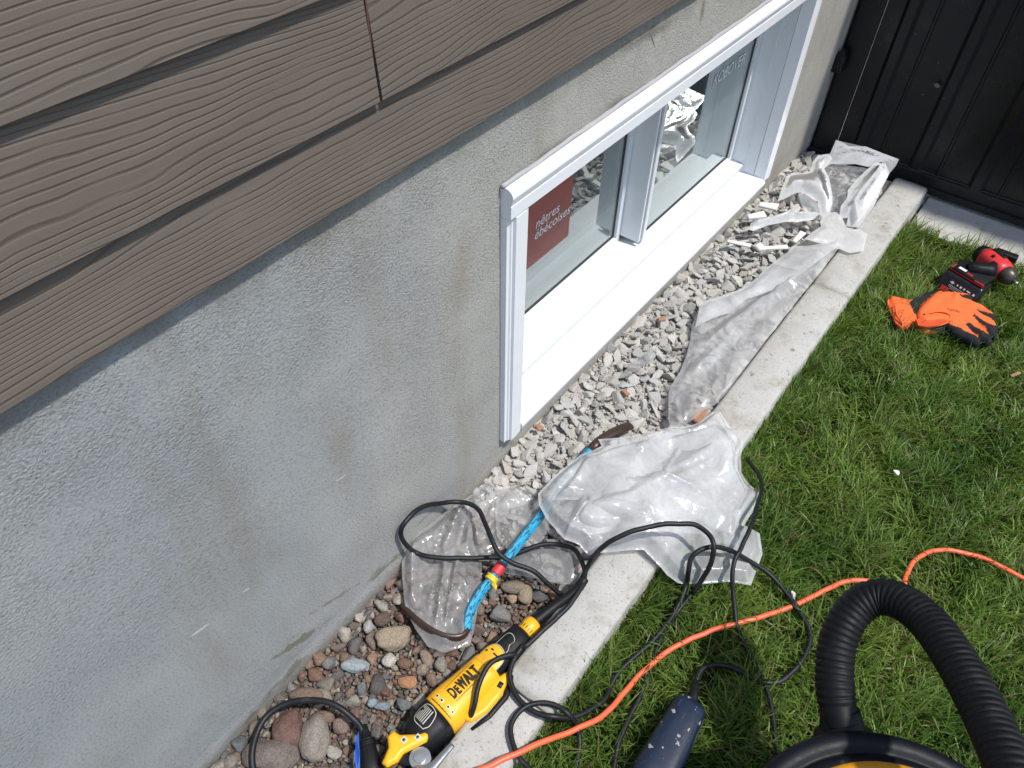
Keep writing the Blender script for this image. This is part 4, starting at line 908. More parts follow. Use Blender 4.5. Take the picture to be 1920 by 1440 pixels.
for k in range(3):
    V, F = lathe([(-.001, .0160), (0, .0168), (.0012, .0160)], lambda P, k=k: CFm(P+[.0165+k*.0045, 0, 0]), 28, 2.6); mesh('ridge', V, F, 'blackp', PLG)
V2 = [(.000, -.010), (.012, -.017), (.045, -.024), (.070, -.026), (.068, -.020), (.040, -.014)]
mesh('tab', CFm([(a, b, .012+.010*math.sin(a*40)) for a, b in V2]+[(a, b, .0105+.010*math.sin(a*40)) for a, b in V2]), [list(range(6)), list(range(6, 12))[::-1]]+[[i, (i+1) % 6, 6+(i+1) % 6, 6+i][::-1] for i in range(6)], 'bluetab', PLG, smooth=False)

# ------------------------------------------------------------------ pry bar
BAR = thing('pry_bar', 'blue wrapped pry bar with brown steel claws, red and yellow tape, lying across the rubble', 'pry bar', tuple(U(940, 1060, .03)))
sh = [(*T7(566, 1285), .038), (*T7(566, 1225), .042), (*T7(590, 1150), .046), (*T7(640, 1065), .050), (*T7(700, 990), .052), (*T7(760, 910), .060), (*T7(900, 730), .068), (*T7(990, 615), .066), (*T7(1120, 440), .066), (*T7(1262, 250), .070), (*T7(1300, 205), .075)]
Q, sd = resample(catmull([U(*q) for q in sh], 8), .006)
mesh('shaft', *tube(Q, .0105, 6), 'bluewrap', BAR, smooth=False)
def near(px, py): 
    d = [np.linalg.norm(np.array(px_of(q))-[px, py]) for q in Q]; return int(np.argmin(d))
def px_of(q):
    c = R.T@(q-CAM); return PP[0]+FPX*c[0]/c[2], PP[1]+FPX*c[1]/c[2]
iy, ir = near(925, 1086), near(935, 1066)
for nm, k, h, rad, mt in (('red_tape', ir, 2, .0118, 'redtape'), ('yellow_tape', iy, 1, .0140, 'yellowtape')):
    P = Q[max(0, k-h):k+h+1]; P, _ = resample(catmull(P, 6), .003); rr_ = rad+(.0014*np.sin(np.arange(len(P))*2.1) if nm == 'yellow_tape' else 0)
    mesh(nm, *tube(P, rr_, 14), mt, BAR)
t0 = Q[iy]; V = np.array([t0+[.006, -.004, .008], t0+[.022, -.010, .010], t0+[.026, -.018, .006], t0+[.010, -.014, .006], t0+[.014, -.009, .011]]); mesh('tape_end', np.vstack([V, V-[0, 0, .0012]]), [[0, 1, 4], [1, 2, 4], [2, 3, 4], [3, 0, 4], [5, 9, 6], [6, 9, 7], [7, 9, 8], [8, 9, 5]], 'yellowtape', BAR, smooth=False)
hk = [(*T7(566, 1285), .038), (*T7(545, 1315), .040), (*T7(500, 1332), .042), (*T7(420, 1322), .044), (*T7(335, 1282), .042), (*T7(255, 1222), .034), (*T7(200, 1168), .024), (*T7(172, 1138), .016)]
H, _ = resample(catmull([U(*q) for q in hk], 8), .004); n = len(H)
mesh('claw', *tube(H, np.interp(np.linspace(0, 1, n), [0, .2, .5, .85, 1], [.0095, .0105, .0115, .0115, .008]), 14, flat=(.55, 1.05)), 'darksteel', BAR)
hk = [(*T7(1296, 210), .075), (*T7(1330, 170), .086), (*T7(1400, 120), .085), (*T7(1470, 84), .078), (*T7(1540, 56), .062)]
H, _ = resample(catmull([U(*q) for q in hk], 8), .004); n = len(H)
mesh('chisel_end', *tube(H, np.interp(np.linspace(0, 1, n), [0, .3, 1], [.0098, .0120, .0135]), 12, flat=(1, .5)), 'darksteel', BAR)

# ------------------------------------------------------------------ navy tool in the grass
n0, n1 = U(1297, 1318, .062), U(1215, 1475, .060); NF = frame_of(n0, n1); nl = float(np.linalg.norm(n1-n0))
NV = thing('corded_tool', 'scuffed navy blue corded tool body lying in the grass at the bottom edge', 'power tool', (n0[0], n0[1]-.08, .015))
V, F = lathe([(-.002, .016), (0, .024), (.004, .0275), (.012, .0305), (.05, .0325), (.09, .036), (.14, .0385), (nl+.03, .040), (nl+.032, .03)], NF, 48, 3.2, sz=.82); mesh('tool_body', V, F, 'navy', NV)
V, F = lathe([(.0, .0328), (.001, .0332), (nl+.03, .0406), (nl+.0305, .036)], lambda P: NF(P*[1, 1, .05]+[.012, 0, -.002]), 48, 3.2); mesh('body_seam', V, F, 'blackp', NV)
r0 = NF([(0, 0, 0)])[0]; sr = catmull([r0, U(1301, 1300, .060), U(1304, 1280, .052), U(*T3(10, 870), .046)], 8); sr, _ = resample(sr, .0035)
mesh('strain_relief', *tube(sr, np.interp(np.linspace(0, 1, len(sr)), [0, .8, 1], [.0095, .0075, .0062])+.0006*(np.arange(len(sr)) % 2), 16), 'blackp', NV)

# ------------------------------------------------------------------ shop vacuum
ZL = .30
q1, q2, q3 = U(1450, 1420, ZL), U(1612, 1368, ZL), U(1822, 1440, ZL)
def circ(a, b, c):
    a, b, c = a[:2], b[:2], c[:2]; D = 2*(a[0]*(b[1]-c[1])+b[0]*(c[1]-a[1])+c[0]*(a[1]-b[1]))
    ux = ((a@a)*(b[1]-c[1])+(b@b)*(c[1]-a[1])+(c@c)*(a[1]-b[1]))/D; uy = ((a@a)*(c[0]-b[0])+(b@b)*(a[0]-c[0])+(c@c)*(b[0]-a[0]))/D
    return np.array([ux, uy]), math.hypot(a[0]-ux, a[1]-uy)
vc, vr = circ(q1, q2, q3)
VAC = thing('shop_vacuum', 'black shop vacuum with amber top and ribbed hose standing on the lawn', 'vacuum', (vc[0], vc[1], .0))
vf = lambda P: np.c_[P[:, 2]+vc[0], P[:, 1]+vc[1], P[:, 0]]
V, F = lathe([(.008, vr*.72), (.014, vr*.80), (.20, vr*.93), (ZL-.035, vr*.97)], vf, 72); mesh('tank', V, F, 'lid', VAC)
V, F = lathe([(ZL-.034, vr*.985), (ZL-.030, vr*1.0), (ZL-.006, vr*1.0), (ZL, vr*.985), (ZL+.003, vr*.95), (ZL+.002, vr*.90), (ZL-.003, vr*.885), (ZL-.003, vr*.86), (ZL+.010, vr*.845), (ZL+.012, vr*.81)], vf, 96); mesh('lid', V, F, 'lid', VAC)
V, F = lathe([(ZL+.0122, vr*.808), (ZL+.018, vr*.80), (ZL+.022, vr*.77), (ZL+.028, vr*.62), (ZL+.032, vr*.60)], vf, 72); mesh('top_ring', V, F, 'vacorange', VAC)
V, F = lathe([(ZL+.028, vr*.66), (ZL+.036, vr*.65), (ZL+.046, vr*.58), (ZL+.047, vr*.1)], vf, 64); mesh('motor_cap', V, F, 'lid', VAC)
hp_ = [(*T3(868, 1120), .275), (*T3(850, 1060), .280), (*T3(838, 1000), .285), (*T3(822, 900), .295), (*T3(820, 800), .305), (*T3(828, 690), .318), (*T3(848, 600), .33), (*T3(895, 500), .345), (*T3(980, 405), .362), (*T3(1100, 368), .38), (*T3(1225, 405), .40), (*T3(1350, 502), .42), (*T3(1450, 625), .44), (*T3(1565, 805), .46), (*T3(1655, 970), .475), (*T3(1738, 1140), .49), (*T3(1815, 1310), .505), (*T3(1880, 1480), .515), (*T3(1960, 1720), .52)]
hw = [U(*q) for q in hp_]; he = hw[-1]; hw += [he+[.06, -.16, -.04], he+[.16, -.34, -.20], he+[.30, -.48, -.40], he+[.55, -.56, -.48], he+[.9, -.5, -.485]]
Q, sd = resample(catmull(hw, 10), .00155)
rad = .0272+.0024*np.abs(np.sin(sd*math.pi/.0105))**.7
rad[sd < .030] = .0272
mesh('hose', *tube(Q, rad, 28), 'hose', VAC)
a, b = U(*T3(868, 1150), .262), U(*T3(852, 1040), .279); IFm = frame_of(a, b); il = float(np.linalg.norm(b-a))
V, F = lathe([(-.035, .045), (-.006, .0445), (.0, .043), (.002, .035), (.008, .0335), (il*.6, .0320), (il*.6+.003, .031), (il+.004, .0305), (il+.006, .028)], IFm, 48); mesh('inlet', V, F, 'lid', VAC)

# ------------------------------------------------------------------ work gloves
GC = np.array(U(1765, 600, .03)); 
def X4(x, y): return (1640+x/6., 430+y/6.)
def flat(pts, z=.03): return np.array([U(*X4(*q), z)[:2] for q in pts])
ORN, BLK = (.80, .155, .045), (.018, .019, .022)
def glove(name, outline, z, H, Rr, blacks, label, parent=None, oranges=()):
    O = flat(smooth_outline(outline, 3), z); V, F, d, nt_ = puff(O, H, z, .0032, Rr)
    px = np.array([px_of(np.array([q[0], q[1], z])) for q in V]); px = (px-[1640, 430])*6.
    C = np.tile(ORN, (len(V), 1))
    for b in blacks: C[inside(px, np.array(smooth_outline(b, 3)))] = BLK
    for b in oranges: C[inside(px, np.array(smooth_outline(b, 3)))] = ORN
    V[:, 2] += .0035*np.array([mnoise.noise(Vector((q[0]*38, q[1]*38, 2))) for q in V])
    return V, F, C
# lower glove
V, F, C = glove('g', [(150, 775), (230, 785), (330, 815), (400, 812), (440, 790), (520, 745), (640, 722), (740, 725), (800, 800), (900, 950), (880, 1100), (780, 1170), (640, 1180), (520, 1168), (430, 1110), (360, 1132), (280, 1118), (220, 1060), (180, 960), (140, 850)], .024, .020, .020,
    [[(362, 880), (430, 800), (520, 745), (640, 722), (740, 722), (620, 800), (500, 900), (450, 1010), (410, 1000)], [(500, 1105), (640, 1120), (800, 1080), (900, 1100), (860, 1180), (660, 1178), (560, 1150)]], '')
o = mesh('work_glove', V, F, 'glove', cols=C); tag(o, 'under glove of the orange and black pair, its cuff pointing left towards the edging', 'glove', 'pair of orange and black work gloves')
def cuff(p, z, rad, parent, mat='glove', tilt=(0, 0, 1)):
    P = np.array([U(*X4(*q), zz) for q, zz in zip(p, z)]); P = catmull(np.vstack([P, P[:1], P[1:2]]), 6)[6:-6]
    V, F = tube(P, rad, 8, cap=False); return mesh('cuff', V, F, mat, parent, cols=np.tile(ORN, (len(V), 1)))
cuff([(165, 785), (225, 850), (250, 960), (310, 1050), (300, 1105), (235, 1060), (190, 960), (150, 850)], [.046, .050, .050, .046, .036, .030, .030, .038], .0028, o)
P = np.array([U(*X4(*q), .041) for q in [(165, 795), (222, 855), (247, 965), (305, 1055), (295, 1100), (237, 1055), (193, 955), (153, 850)]]); mesh('cuff_inside', np.vstack([P, P.mean(0)-[0, 0, .004]]), [[i, (i+1) % 8, 8] for i in range(8)], 'gloveinside', o)
# upper glove
V, F, C = glove('g', [(445, 1010), (470, 920), (560, 820), (640, 760), (730, 735), (880, 740), (1000, 760), (1100, 800), (1110, 850), (1180, 890), (1270, 950), (1340, 1010), (1365, 1110), (1362, 1240), (1345, 1262), (1308, 1240), (1305, 1305), (1250, 1322), (1190, 1290), (1185, 1325), (1120, 1325), (1030, 1280), (930, 1230), (850, 1190), (790, 1130), (700, 1095), (590, 1105), (490, 1085)], .036, .022, .019,
    [[(905, 775), (1010, 790), (1105, 815), (1115, 860), (1010, 830)], [(1100, 945), (1200, 968), (1310, 1000), (1420, 1020), (1400, 1300), (1250, 1360), (1100, 1360), (900, 1260), (740, 1150), (560, 1120), (620, 1090), (780, 1090), (900, 1130), (1010, 1110), (1060, 1030), (1110, 1000)], [(560, 1085), (760, 1080), (900, 1130), (1040, 1250), (900, 1300), (600, 1140)]], '',
    oranges=[[(900, 1100), (975, 1120), (1050, 1170), (1135, 1240), (1110, 1258), (1020, 1220), (900, 1165), (800, 1105)], [(960, 1060), (1060, 1035), (1120, 1075), (1200, 1140), (1258, 1215), (1225, 1235), (1120, 1170), (1030, 1110)], [(1050, 960), (1110, 955), (1200, 1020), (1290, 1085), (1330, 1130), (1290, 1142), (1190, 1095), (1100, 1030)], [(1060, 900), (1120, 930), (1220, 985), (1310, 1000), (1270, 950), (1150, 890)]])
# creases between the fingers
px = (np.array([px_of(np.array([q[0], q[1], .036])) for q in V])-[1640, 430])*6.
for a, b in (((985, 1110), (1190, 1305)), ((1065, 1035), (1300, 1255)), ((1105, 945), (1335, 1060)), ((905, 775), (1080, 840))):
    a, b = np.array(a, float), np.array(b, float); e = b-a; t = np.clip(((px-a)@e)/(e@e), 0, 1); dd = np.linalg.norm(px-a-t[:, None]*e, axis=1)
    V[:, 2] -= np.where(V[:, 2] > .036, 1, 0)*.010*np.exp(-(dd/20.)**2)*np.clip(t*3, .2, 1)
e = np.exp(-(((px-[870, 810])/[26, 45])**2).sum(1)); V[:, 2] += .006*e
o = mesh('work_glove', V, F, 'glove', cols=C); tag(o, 'top glove of the pair, orange back up with black fingertips and an open cuff', 'glove', 'pair of orange and black work gloves')
cp_ = [(470, 1020), (560, 955), (680, 925), (790, 930), (852, 975), (820, 1040), (720, 1080), (590, 1098), (490, 1080)]
cuff(cp_, [.050, .060, .063, .062, .058, .055, .052, .050, .047], .0030, o)
P = np.array([U(*X4(*q), .0575) for q in cp_]); mesh('cuff_inside', np.vstack([P, [P.mean(0)-[0, 0, .003]]]), [[i, (i+1) % 9, 9] for i in range(9)], 'gloveinside', o)
V2, F2 = text_mesh('NITRI', .016, .0, 0, .9); b0, b1 = U(*X4(820, 905), .0585), U(*X4(950, 945), .0585); ax = nrm(b1-b0); ay = nrm(np.cross([0, 0, 1], ax)); kk = np.linalg.norm(b1-b0)/V2[:, 0].max()
mesh('lettering', np.array([b0+ax*q[0]*kk+ay*q[1]*kk for q in V2])+[0, 0, .002], F2, pm('faded_print', (.28, .07, .03), .8), o, smooth=False)

# ------------------------------------------------------------------ cordless tool with its battery
def Z4(x, y, z): return U(*X4(x, y), z)
DR = thing('cordless_drill', 'red and black cordless impact driver lying on its side behind the gloves', 'power tool', tuple(Z4(1080, 520, .02)))
# battery: slab whose label face leans towards the camera
ct, cr = Z4(950, 400, .085), Z4(1310, 610, .085); U_ = nrm(cr-ct); bw = float(np.linalg.norm(cr-ct)); Vv = nrm(np.cross([0, 0, 1], U_)); 
BF = lambda P: ct+np.asarray(P, float)@np.array([U_, Vv, [0, 0, 1.]])
V, F = box((-.012, -.046, -.075), (bw+.004, .012, -.004), .009, 3); V[:, 1] += (V[:, 2]+.004)*.42; mesh('battery', BF(V), F, pm('battery_black', (.012, .012, .014), .3, dirt=(.06, .06, .06), dlo=.68, dhi=.82), DR)
V, F = box((-.004, -.040, -.0035), (bw-.004, .030, .010), .004, 2); mesh('battery_foot', BF(V), F, 'blackp', DR)
for (a, b) in (((-.002, -.0405, .0), (bw*.98, -.0385, .0022)), ((-.002, -.041, .001), (.0005, -.018, .0105)), ((bw*.70, -.041, .006), (bw*.99, -.039, .0085))):
    V, F = box(a, b); mesh('red_line', BF(V), F, 'red', DR, smooth=False)
V, F = box((bw*.12, -.030, .0101), (bw*.34, -.020, .0108)); mesh('charge_label', BF(V), F, 'white', DR, smooth=False)
V2, F2 = text_mesh('M18', .012, .0004); V2 = np.c_[V2[:, 0]*.8+bw*.40, V2[:, 1]-.034, np.full(len(V2), .0106)]; mesh('lettering', BF(V2), F2, 'red', DR, smooth=False)
# small print on the slanted label face
def face(s, t, off=.0006):      # s along, t down the front
    return BF([(s, -.046-.0008-off-(t+.004)*.42, -.008-t)])[0]
for k, (s0, s1, t0, t1, mt) in enumerate([(.02, .034, .016, .018, 'white'), (.024, .030, .013, .020, 'white'), (.042, .046, .014, .019, 'white'), (.052, .058, .014, .0195, 'white'), (.064, .069, .014, .019, 'white'), (.074, .086, .015, .018, 'white'), (.094, .10, .014, .020, 'white'), (.022, .088, .0245, .0255, 'white'), (.022, .082, .0285, .0293, 'white'), (.030, .080, .0325, .0333, 'white'), (.006, .030, .034, .050, 'red'), (.032, .064, .040, .054, 'yellowtape')]):
    V = [face(s0, t0), face(s1, t0), face(s1, t1), face(s0, t1)]; mesh('label_print', V, [[0, 3, 2, 1]], mt, DR, smooth=False)
# handle and body
hA, hB = Z4(1090, 440, .095), Z4(1330, 470, .100); HF = frame_of(hA, hB); hl = float(np.linalg.norm(hB-hA))
V, F = lathe([(-.01, .014), (0, .021), (hl*.4, .0195), (hl*.75, .021), (hl+.005, .020)], HF, 30, 2.6); mesh('handle', V, F, 'blackp', DR)
bA, bB = Z4(1200, 275, .070), Z4(1480, 510, .075); bB = bA+(bB-bA)*1.0; DF = frame_of(bA, bB); bl = float(np.linalg.norm(bB-bA))
V, F = lathe([(.014, .024), (.016, .029), (bl*.3, .0315), (bl*.62, .032), (bl*.82, .030), (bl*.95, .026)], DF, 40, 2.8); mesh('motor_housing', V, F, 'red', DR)
V, F = lathe([(-.012, .017), (-.008, .024), (.010, .0285), (.0138, .0285)], DF, 36, 2.6); mesh('rear_cap', V, F, 'blackp', DR)
V, F = lathe([(bl*.955, .0262), (bl*1.02, .0275), (bl*1.12, .025), (bl*1.26, .017), (bl*1.28, .010)], DF, 32); mesh('gear_nose', V, F, pm('nose_grey', (.075, .065, .05), .4, metallic=.4), DR)
V, F = lathe([(bl*1.282, .006), (bl*1.42, .005), (bl*1.43, .003)], DF, 12); mesh('bit', V, F, 'steel', DR)
V, F = box((bl*.20, .004, .0285), (bl*.66, .016, .0335), .002); mesh('top_strip', DF(V), F, 'blackp', DR)
V, F = box((bl*.62, -.034, .004), (bl*.80, -.018, .026), .004); mesh('trigger', DF(V), F, 'blackp', DR)
V, F = box((bl*.45, -.020, .027), (bl*.54, -.011, .0345), .0015); mesh('direction_switch', DF(V), F, 'ink', DR, smooth=False)
c0 = Z4(1470, 330, .03); V, F = box(c0-[.035, .010, .02], c0+[.03, .016, .02], .004); mesh('belt_clip', V, F, 'blackp', DR)
c0 = U(1903, 703, .035); V, F = box((-.017, -.0045, 0), (.017, .0045, .005), .0015, 1); V = V@np.array(Matrix.Rotation(math.radians(-62), 3, 'Z'))+c0; tag(mesh('wood_chip', V, F, 'brick', smooth=False), 'reddish brown wood chip on the grass at the right edge', 'wood chip')
for px, py, lab in ((1682, 887, 'white crumb lying alone in the grass right of the big bag'), (1486, 835+280, 'small pale flake in the grass beside the orange cord')):
    c0 = U(px, py, .035); s = chunk_shape(IC3, 7, .1)*.007; tag(mesh('crumb', s+c0, IF3, 'whitestrip', smooth=False), lab, 'crumb')

# ------------------------------------------------------------------ plastic sheets
def sheet(name, px, z, mat, label, seed, sc_, amp, fine=(34, .003), spacing=.0065, hfun=None, group=None, cat='plastic', parent=None, folds=(), lift=.004):
    O = np.array([U(*q, z)[:2] for q in px]); V, F, d = cdt(O, spacing)
    H = np.full(len(V), z) if hfun is None else hfun(V)
    e = np.clip(d/.02, .25, 1)
    H = H+lift+(crumple(V, seed, sc_, amp)+crumple(V, seed+5, fine[0], fine[1]))*e
    for (a, b, hh, wd) in folds:
        a, b = np.array(U(*a, z)[:2]), np.array(U(*b, z)[:2]); q = b-a; t = np.clip(((V-a)@q)/(q@q), 0, 1); dd = np.linalg.norm(V-a-t[:, None]*q, axis=1)
        H += hh*np.clip(1-dd/wd, 0, 1)*np.clip(np.minimum(t, 1-t)*6+.25, 0, 1)
    # keep the film where its outline was seen: slide along the sight line's ground track is not used, heights are small
    o = mesh(name, np.c_[V, H], F, mat, parent)
    return tag(o, label, cat, group) if label else o
def sm(t): t = np.clip(t, 0, 1); return t*t*(3-2*t)
def h_bag(V):
    over = sm((V[:, 0]-(KX0-.055))/.05)*(1-sm((V[:, 0]-(KX1-.005))/.07))
    base = np.where(V[:, 0] < KX0, .084+bed_h(V[:, 1])*.2, .034)
    return base*(1-over)+over*(KT+.006)+.028*np.exp(-(((V-[.36, .90])/[.075, .09])**2).sum(1))
bigbag = [T9(*q) for q in [(345, 510), (430, 420), (520, 345), (590, 290), (665, 262), (720, 235), (700, 195), (760, 190), (830, 185), (950, 165), (1120, 130), (1220, 100), (1300, 70), (1380, 10), (1430, 0), (1500, 100), (1570, 190), (1560, 260), (1572, 330), (1640, 385), (1690, 430), (1690, 490), (1620, 590), (1600, 625), (1690, 680), (1710, 800), (1680, 880), (1640, 990), (1500, 970), (1330, 985), (1200, 980), (1120, 955), (1060, 915), (970, 840), (860, 845), (720, 850), (640, 862), (590, 820), (500, 790), (450, 730), (400, 670), (350, 580)]]
sheet('plastic_bag', bigbag, .066, 'film_bag', 'large crumpled clear plastic bag draped over the middle edging block onto the grass', 21, 6, .040, (24, .0040), .0034, h_bag, lift=.004,
      folds=((T9(620, 300), T9(900, 520), .012, .02), (T9(1000, 440), T9(1480, 580), .014, .025), (T9(640, 480), T9(560, 720), .012, .016), (T9(1200, 120), T9(900, 300), .010, .03), (T9(620, 620), T9(1000, 700), .010, .02), (T9(620, 310), T9(730, 560), .008, .006), (T9(1250, 130), T9(1080, 420), .007, .006), (T9(1020, 440), T9(1300, 520), .008, .005), (T9(640, 590), T9(500, 780), .009, .006), (T9(1330, 590), T9(1560, 560), .008, .006), (T9(1400, 90), T9(1540, 330), .008, .006), (T9(1280, 760), T9(1240, 970), .009, .008), (T9(1450, 700), T9(1500, 960), .009, .008)))
BAGO = bpy.data.objects['plastic_bag']
# second layer over the body of the bag
bag2 = [T9(*q) for q in [(600, 310), (760, 240), (1000, 190), (1250, 120), (1400, 60), (1540, 210), (1540, 330), (1650, 440), (1560, 590), (1560, 760), (1330, 700), (1100, 760), (900, 720), (640, 760), (520, 700), (600, 560), (420, 560)]]
sheet('film_layer', bag2, .074, 'film_bag', None, 33, 6, .036, (20, .0035), .0036, lambda V: h_bag(V)+.012, parent=BAGO)
# separate glossier piece added to stand in for the glint on the peak
pk = [U(*T9(*q), z) for q, z in (((720, 432), .105), ((890, 272), .125), ((985, 430), .108), ((905, 502), .10), ((860, 400), .128))]
pv, pf, pd = cdt(np.array([q[:2] for q in pk[:4]]), .005)
hh = np.array([.100+.030*math.exp(-((q[0]-pk[4][0])**2+(q[1]-pk[4][1])**2)/.0012) for q in pv])+crumple(pv, 3, 34, .010)
mesh('glint_fold', np.c_[pv, hh], pf, 'film_glint', BAGO)
lsheet = [T7(*q) for q in [(745, 365), (752, 450), (870, 430), (930, 470), (970, 510), (900, 545), (820, 565), (760, 640), (770, 740), (790, 800), (700, 830), (650, 880), (652, 1000), (630, 1100), (620, 1200), (605, 1290), (580, 1380), (500, 1402), (430, 1425), (330, 1390), (250, 1280), (190, 1140), (178, 1010), (175, 900), (230, 800), (290, 740), (370, 680), (440, 620), (520, 570), (590, 520), (640, 470), (680, 440), (715, 400)]]
def h_l(V): return .016+.030*sm((.075-V[:, 0])/.07)*sm((V[:, 1]-.45)/.15)+.6*bed_h(V[:, 1])
sheet('plastic_sheet', lsheet, .028, 'film_clear', 'thin pleated clear film lying on the gravel against the wall under the bar hook', 41, 10, .016, (40, .005), .0036, h_l, lift=.012,
      folds=((T7(560, 560), T7(420, 860), .022, .016), (T7(440, 860), T7(380, 1300), .018, .013), (T7(520, 860), T7(430, 1290), .020, .012), (T7(250, 800), T7(230, 1140), .018, .018), (T7(600, 540), T7(560, 830), .018, .016)))
flap = [T7(*q) for q in [(690, 885), (770, 860), (850, 830), (960, 790), (1050, 775), (1130, 780), (1210, 805), (1255, 880), (1262, 960), (1200, 1015), (1100, 1005), (1000, 985), (900, 965), (800, 950)]]
sheet('plastic_flap', flap, .040, 'film_grey', 'smooth greyish flap of film between blue bar, black cord and edging block', 52, 7, .010, (22, .0012), .007, None, lift=.0)
mid = [T7(*q) for q in [(745, 455), (870, 440), (980, 520), (1040, 560), (1060, 700), (1000, 760), (900, 790), (800, 800), (740, 720), (730, 560)]]
sheet('film_strip', mid, .044, 'film_clear', 'see-through film scrap over pale rubble left of the large crumpled bag', 57, 12, .008, (36, .002), .006, None, lift=.0)
def Q5(x, y): return (900+x/3.2, 400+y/3.2)
def Q6(x, y): return (1380+x/5.144, 240+y/5.144)
long_ = [Q5(1130, 1080), Q5(1150, 1030), Q5(1200, 950), Q5(1240, 850), Q5(1262, 760), Q5(1270, 680), Q5(1300, 600), Q5(1320, 540), Q5(1380, 515), Q5(1480, 490), Q5(1590, 450), Q5(1650, 400), Q5(1720, 330), Q5(1850, 230), Q6(530, 1150), Q6(640, 1100), Q6(810, 1000), Q6(900, 1010), Q6(1010, 1110), Q6(1005, 1165), Q6(900, 1300), Q6(800, 1440), Q5(1910, 530), Q5(1700, 800), Q5(1540, 1010), Q5(1470, 1105), Q5(1400, 1180), Q5(1330, 1215), Q5(1280, 1260), Q5(1150, 1340), Q5(1128, 1250)]
def h_long(V): return .052+.016*sm((V[:, 0]-.24)/.09)
sheet('plastic_sheet', long_, .062, 'film_long', 'long smooth clear film lying in the bed along the inner side of the far edging', 61, 7, .020, (26, .004), .0045, h_long, lift=.010,
      folds=((Q5(1910, 405), Q5(1350, 800), .024, .03), (Q5(1700, 560), Q5(1250, 1000), .016, .025)))
LS = [o for o in bpy.data.objects if o.name.startswith('plastic_sheet')][-1]
lay = [Q5(*q) for q in [(1320, 545), (1480, 490), (1600, 445), (1720, 330), (1850, 235)]]+[Q6(540, 1150), Q6(860, 1155), Q6(1000, 1170)]+[Q5(*q) for q in [(1905, 400), (1760, 470), (1600, 520), (1500, 600), (1380, 640), (1290, 690)]]
sheet('fold_over', lay, .085, 'film_bag', None, 63, 6, .012, (20, .002), .007, lambda V: h_long(V)+.030, parent=LS)
top = [Q6(*q) for q in [(640, 1115), (720, 1050), (800, 1000), (795, 940), (830, 890), (880, 860), (950, 855), (1010, 895), (1060, 965), (1200, 978), (1270, 1020), (1245, 1120), (1230, 1180), (1100, 1200), (1010, 1168), (860, 1155), (740, 1140)]]
sheet('plastic_flap', top, .078, 'film_milk', 'milky film flap folded over the far edging block onto its top', 71, 8, .008, (20, .002), .006, lambda V: .074+.020*(1-sm((V[:, 0]-.26)/.1)), lift=.0)
# standing torn bag at the gate: surfaces on a plane leaning towards the gate
YB, ZB, SL = 2.33, .03, .62
def LP(px, py, off=0.):      # plane z = ZB+off+(y-YB)*SL
    r = ray(px, py); t = (ZB+off-YB*SL+CAM[1]*SL-CAM[2])/(r[2]-SL*r[1]); return CAM+r*t
def stand(name, px, off, mat, seed, amp=.02, label=None, parent=None, curl=None, spacing=4.5, cat='plastic'):
    P = np.array(px, float); V, F, d = cdt(P, spacing)
    W = np.array([LP(q[0], q[1], off) for q in V]); loc = (V-P.mean(0))*.0016
    e = np.clip(d/18., .3, 1)
    h = (crumple(loc, seed, 6, amp*.5)+crumple(loc, seed+3, 26, amp*.16))*e
    if curl: h = h+np.array([curl(*q) for q in V])
    rdir = W-CAM; rdir /= np.linalg.norm(rdir, axis=1)[:, None]
    nvec = nrm([0, -SL, 1]); W = W+nvec*h[:, None]
    o = mesh(name, W, F, mat, parent); return tag(o, label, cat) if label else o
SB_ = stand('torn_bag', [Q6(*q) for q in [(850, 390), (905, 352), (1050, 360), (1240, 385), (1330, 420), (1300, 640), (1180, 960), (1050, 950), (1000, 860), (900, 880), (820, 850), (880, 640)]], .0, 'film_grey', 81, .016, 'torn milky plastic bag standing open against the black gate at the end of the bed')
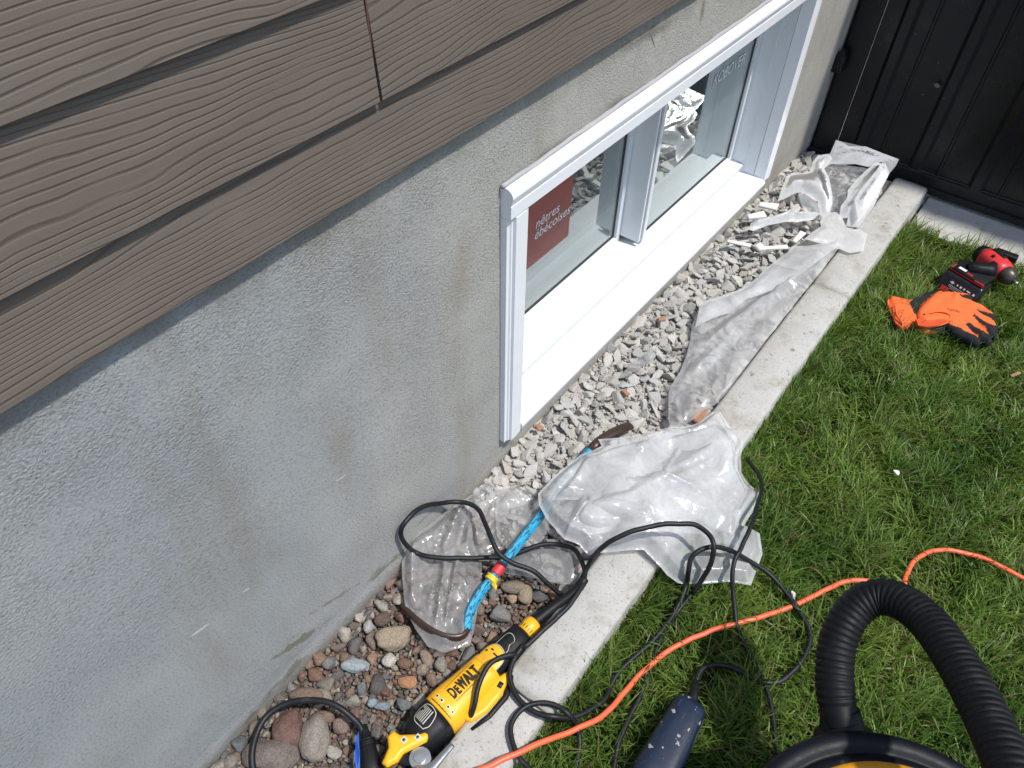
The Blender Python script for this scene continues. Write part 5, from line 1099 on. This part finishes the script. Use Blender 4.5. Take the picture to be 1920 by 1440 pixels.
stand('top_band', [Q6(*q) for q in [(965, 115), (1040, 150), (1090, 180), (1250, 180), (1400, 240), (1572, 305), (1540, 370), (1480, 440), (1400, 330), (1280, 380), (1150, 350), (1050, 355), (910, 350), (850, 395), (900, 290), (905, 255)]], .012, 'film_bag', 83, .02, parent=SB_)
stand('top_band_back', [Q6(*q) for q in [(970, 120), (1250, 185), (1565, 310), (1400, 330), (1250, 370), (1100, 340), (915, 340)]], .0, 'film_grey', 85, .012, parent=SB_)
stand('left_flap', [Q6(*q) for q in [(400, 715), (440, 600), (485, 475), (555, 435), (640, 445), (720, 420), (740, 330), (790, 270), (900, 252), (930, 300), (850, 395), (900, 500), (930, 660), (930, 740), (900, 850), (830, 870), (810, 830), (790, 720), (700, 665), (620, 625), (540, 650), (470, 690)]], .05, 'film_milk', 87, .030, parent=SB_)
stand('left_fold', [Q6(*q) for q in [(600, 630), (700, 660), (800, 740), (830, 830), (740, 880), (660, 800), (620, 720)]], .02, 'film_milk', 89, .02, parent=SB_)
stand('right_flap', [Q6(*q) for q in [(1480, 440), (1440, 350), (1350, 340), (1260, 410), (1150, 510), (1080, 600), (1070, 680), (1010, 760), (995, 850), (1000, 880), (1080, 870), (1060, 950), (1180, 965), (1240, 880), (1330, 760), (1400, 600)]], .045, 'film_milk', 91, .030, parent=SB_)
stand('right_pleat', [Q6(*q) for q in [(1400, 350), (1300, 480), (1200, 600), (1140, 700), (1180, 900), (1290, 760), (1370, 620), (1450, 460)]], .07, 'film_milk', 93, .022, parent=SB_)
strip = [Q6(*q) for q in [(120, 975), (145, 915), (230, 880), (330, 850), (480, 808), (555, 770), (565, 735), (600, 722), (625, 760), (605, 812), (680, 812), (750, 800), (822, 830), (740, 880), (600, 905), (480, 900), (300, 940), (170, 988)]]
sheet('twisted_strip', strip, .082, 'film_milk', 'white twisted strip of film lying on rubble between far window corner and torn bag', 97, 10, .014, (26, .003), .005, lambda V: np.full(len(V), .078), lift=.0, folds=((Q6(150, 950), Q6(560, 850), .020, .012), (Q6(560, 870), Q6(800, 840), .018, .012)))
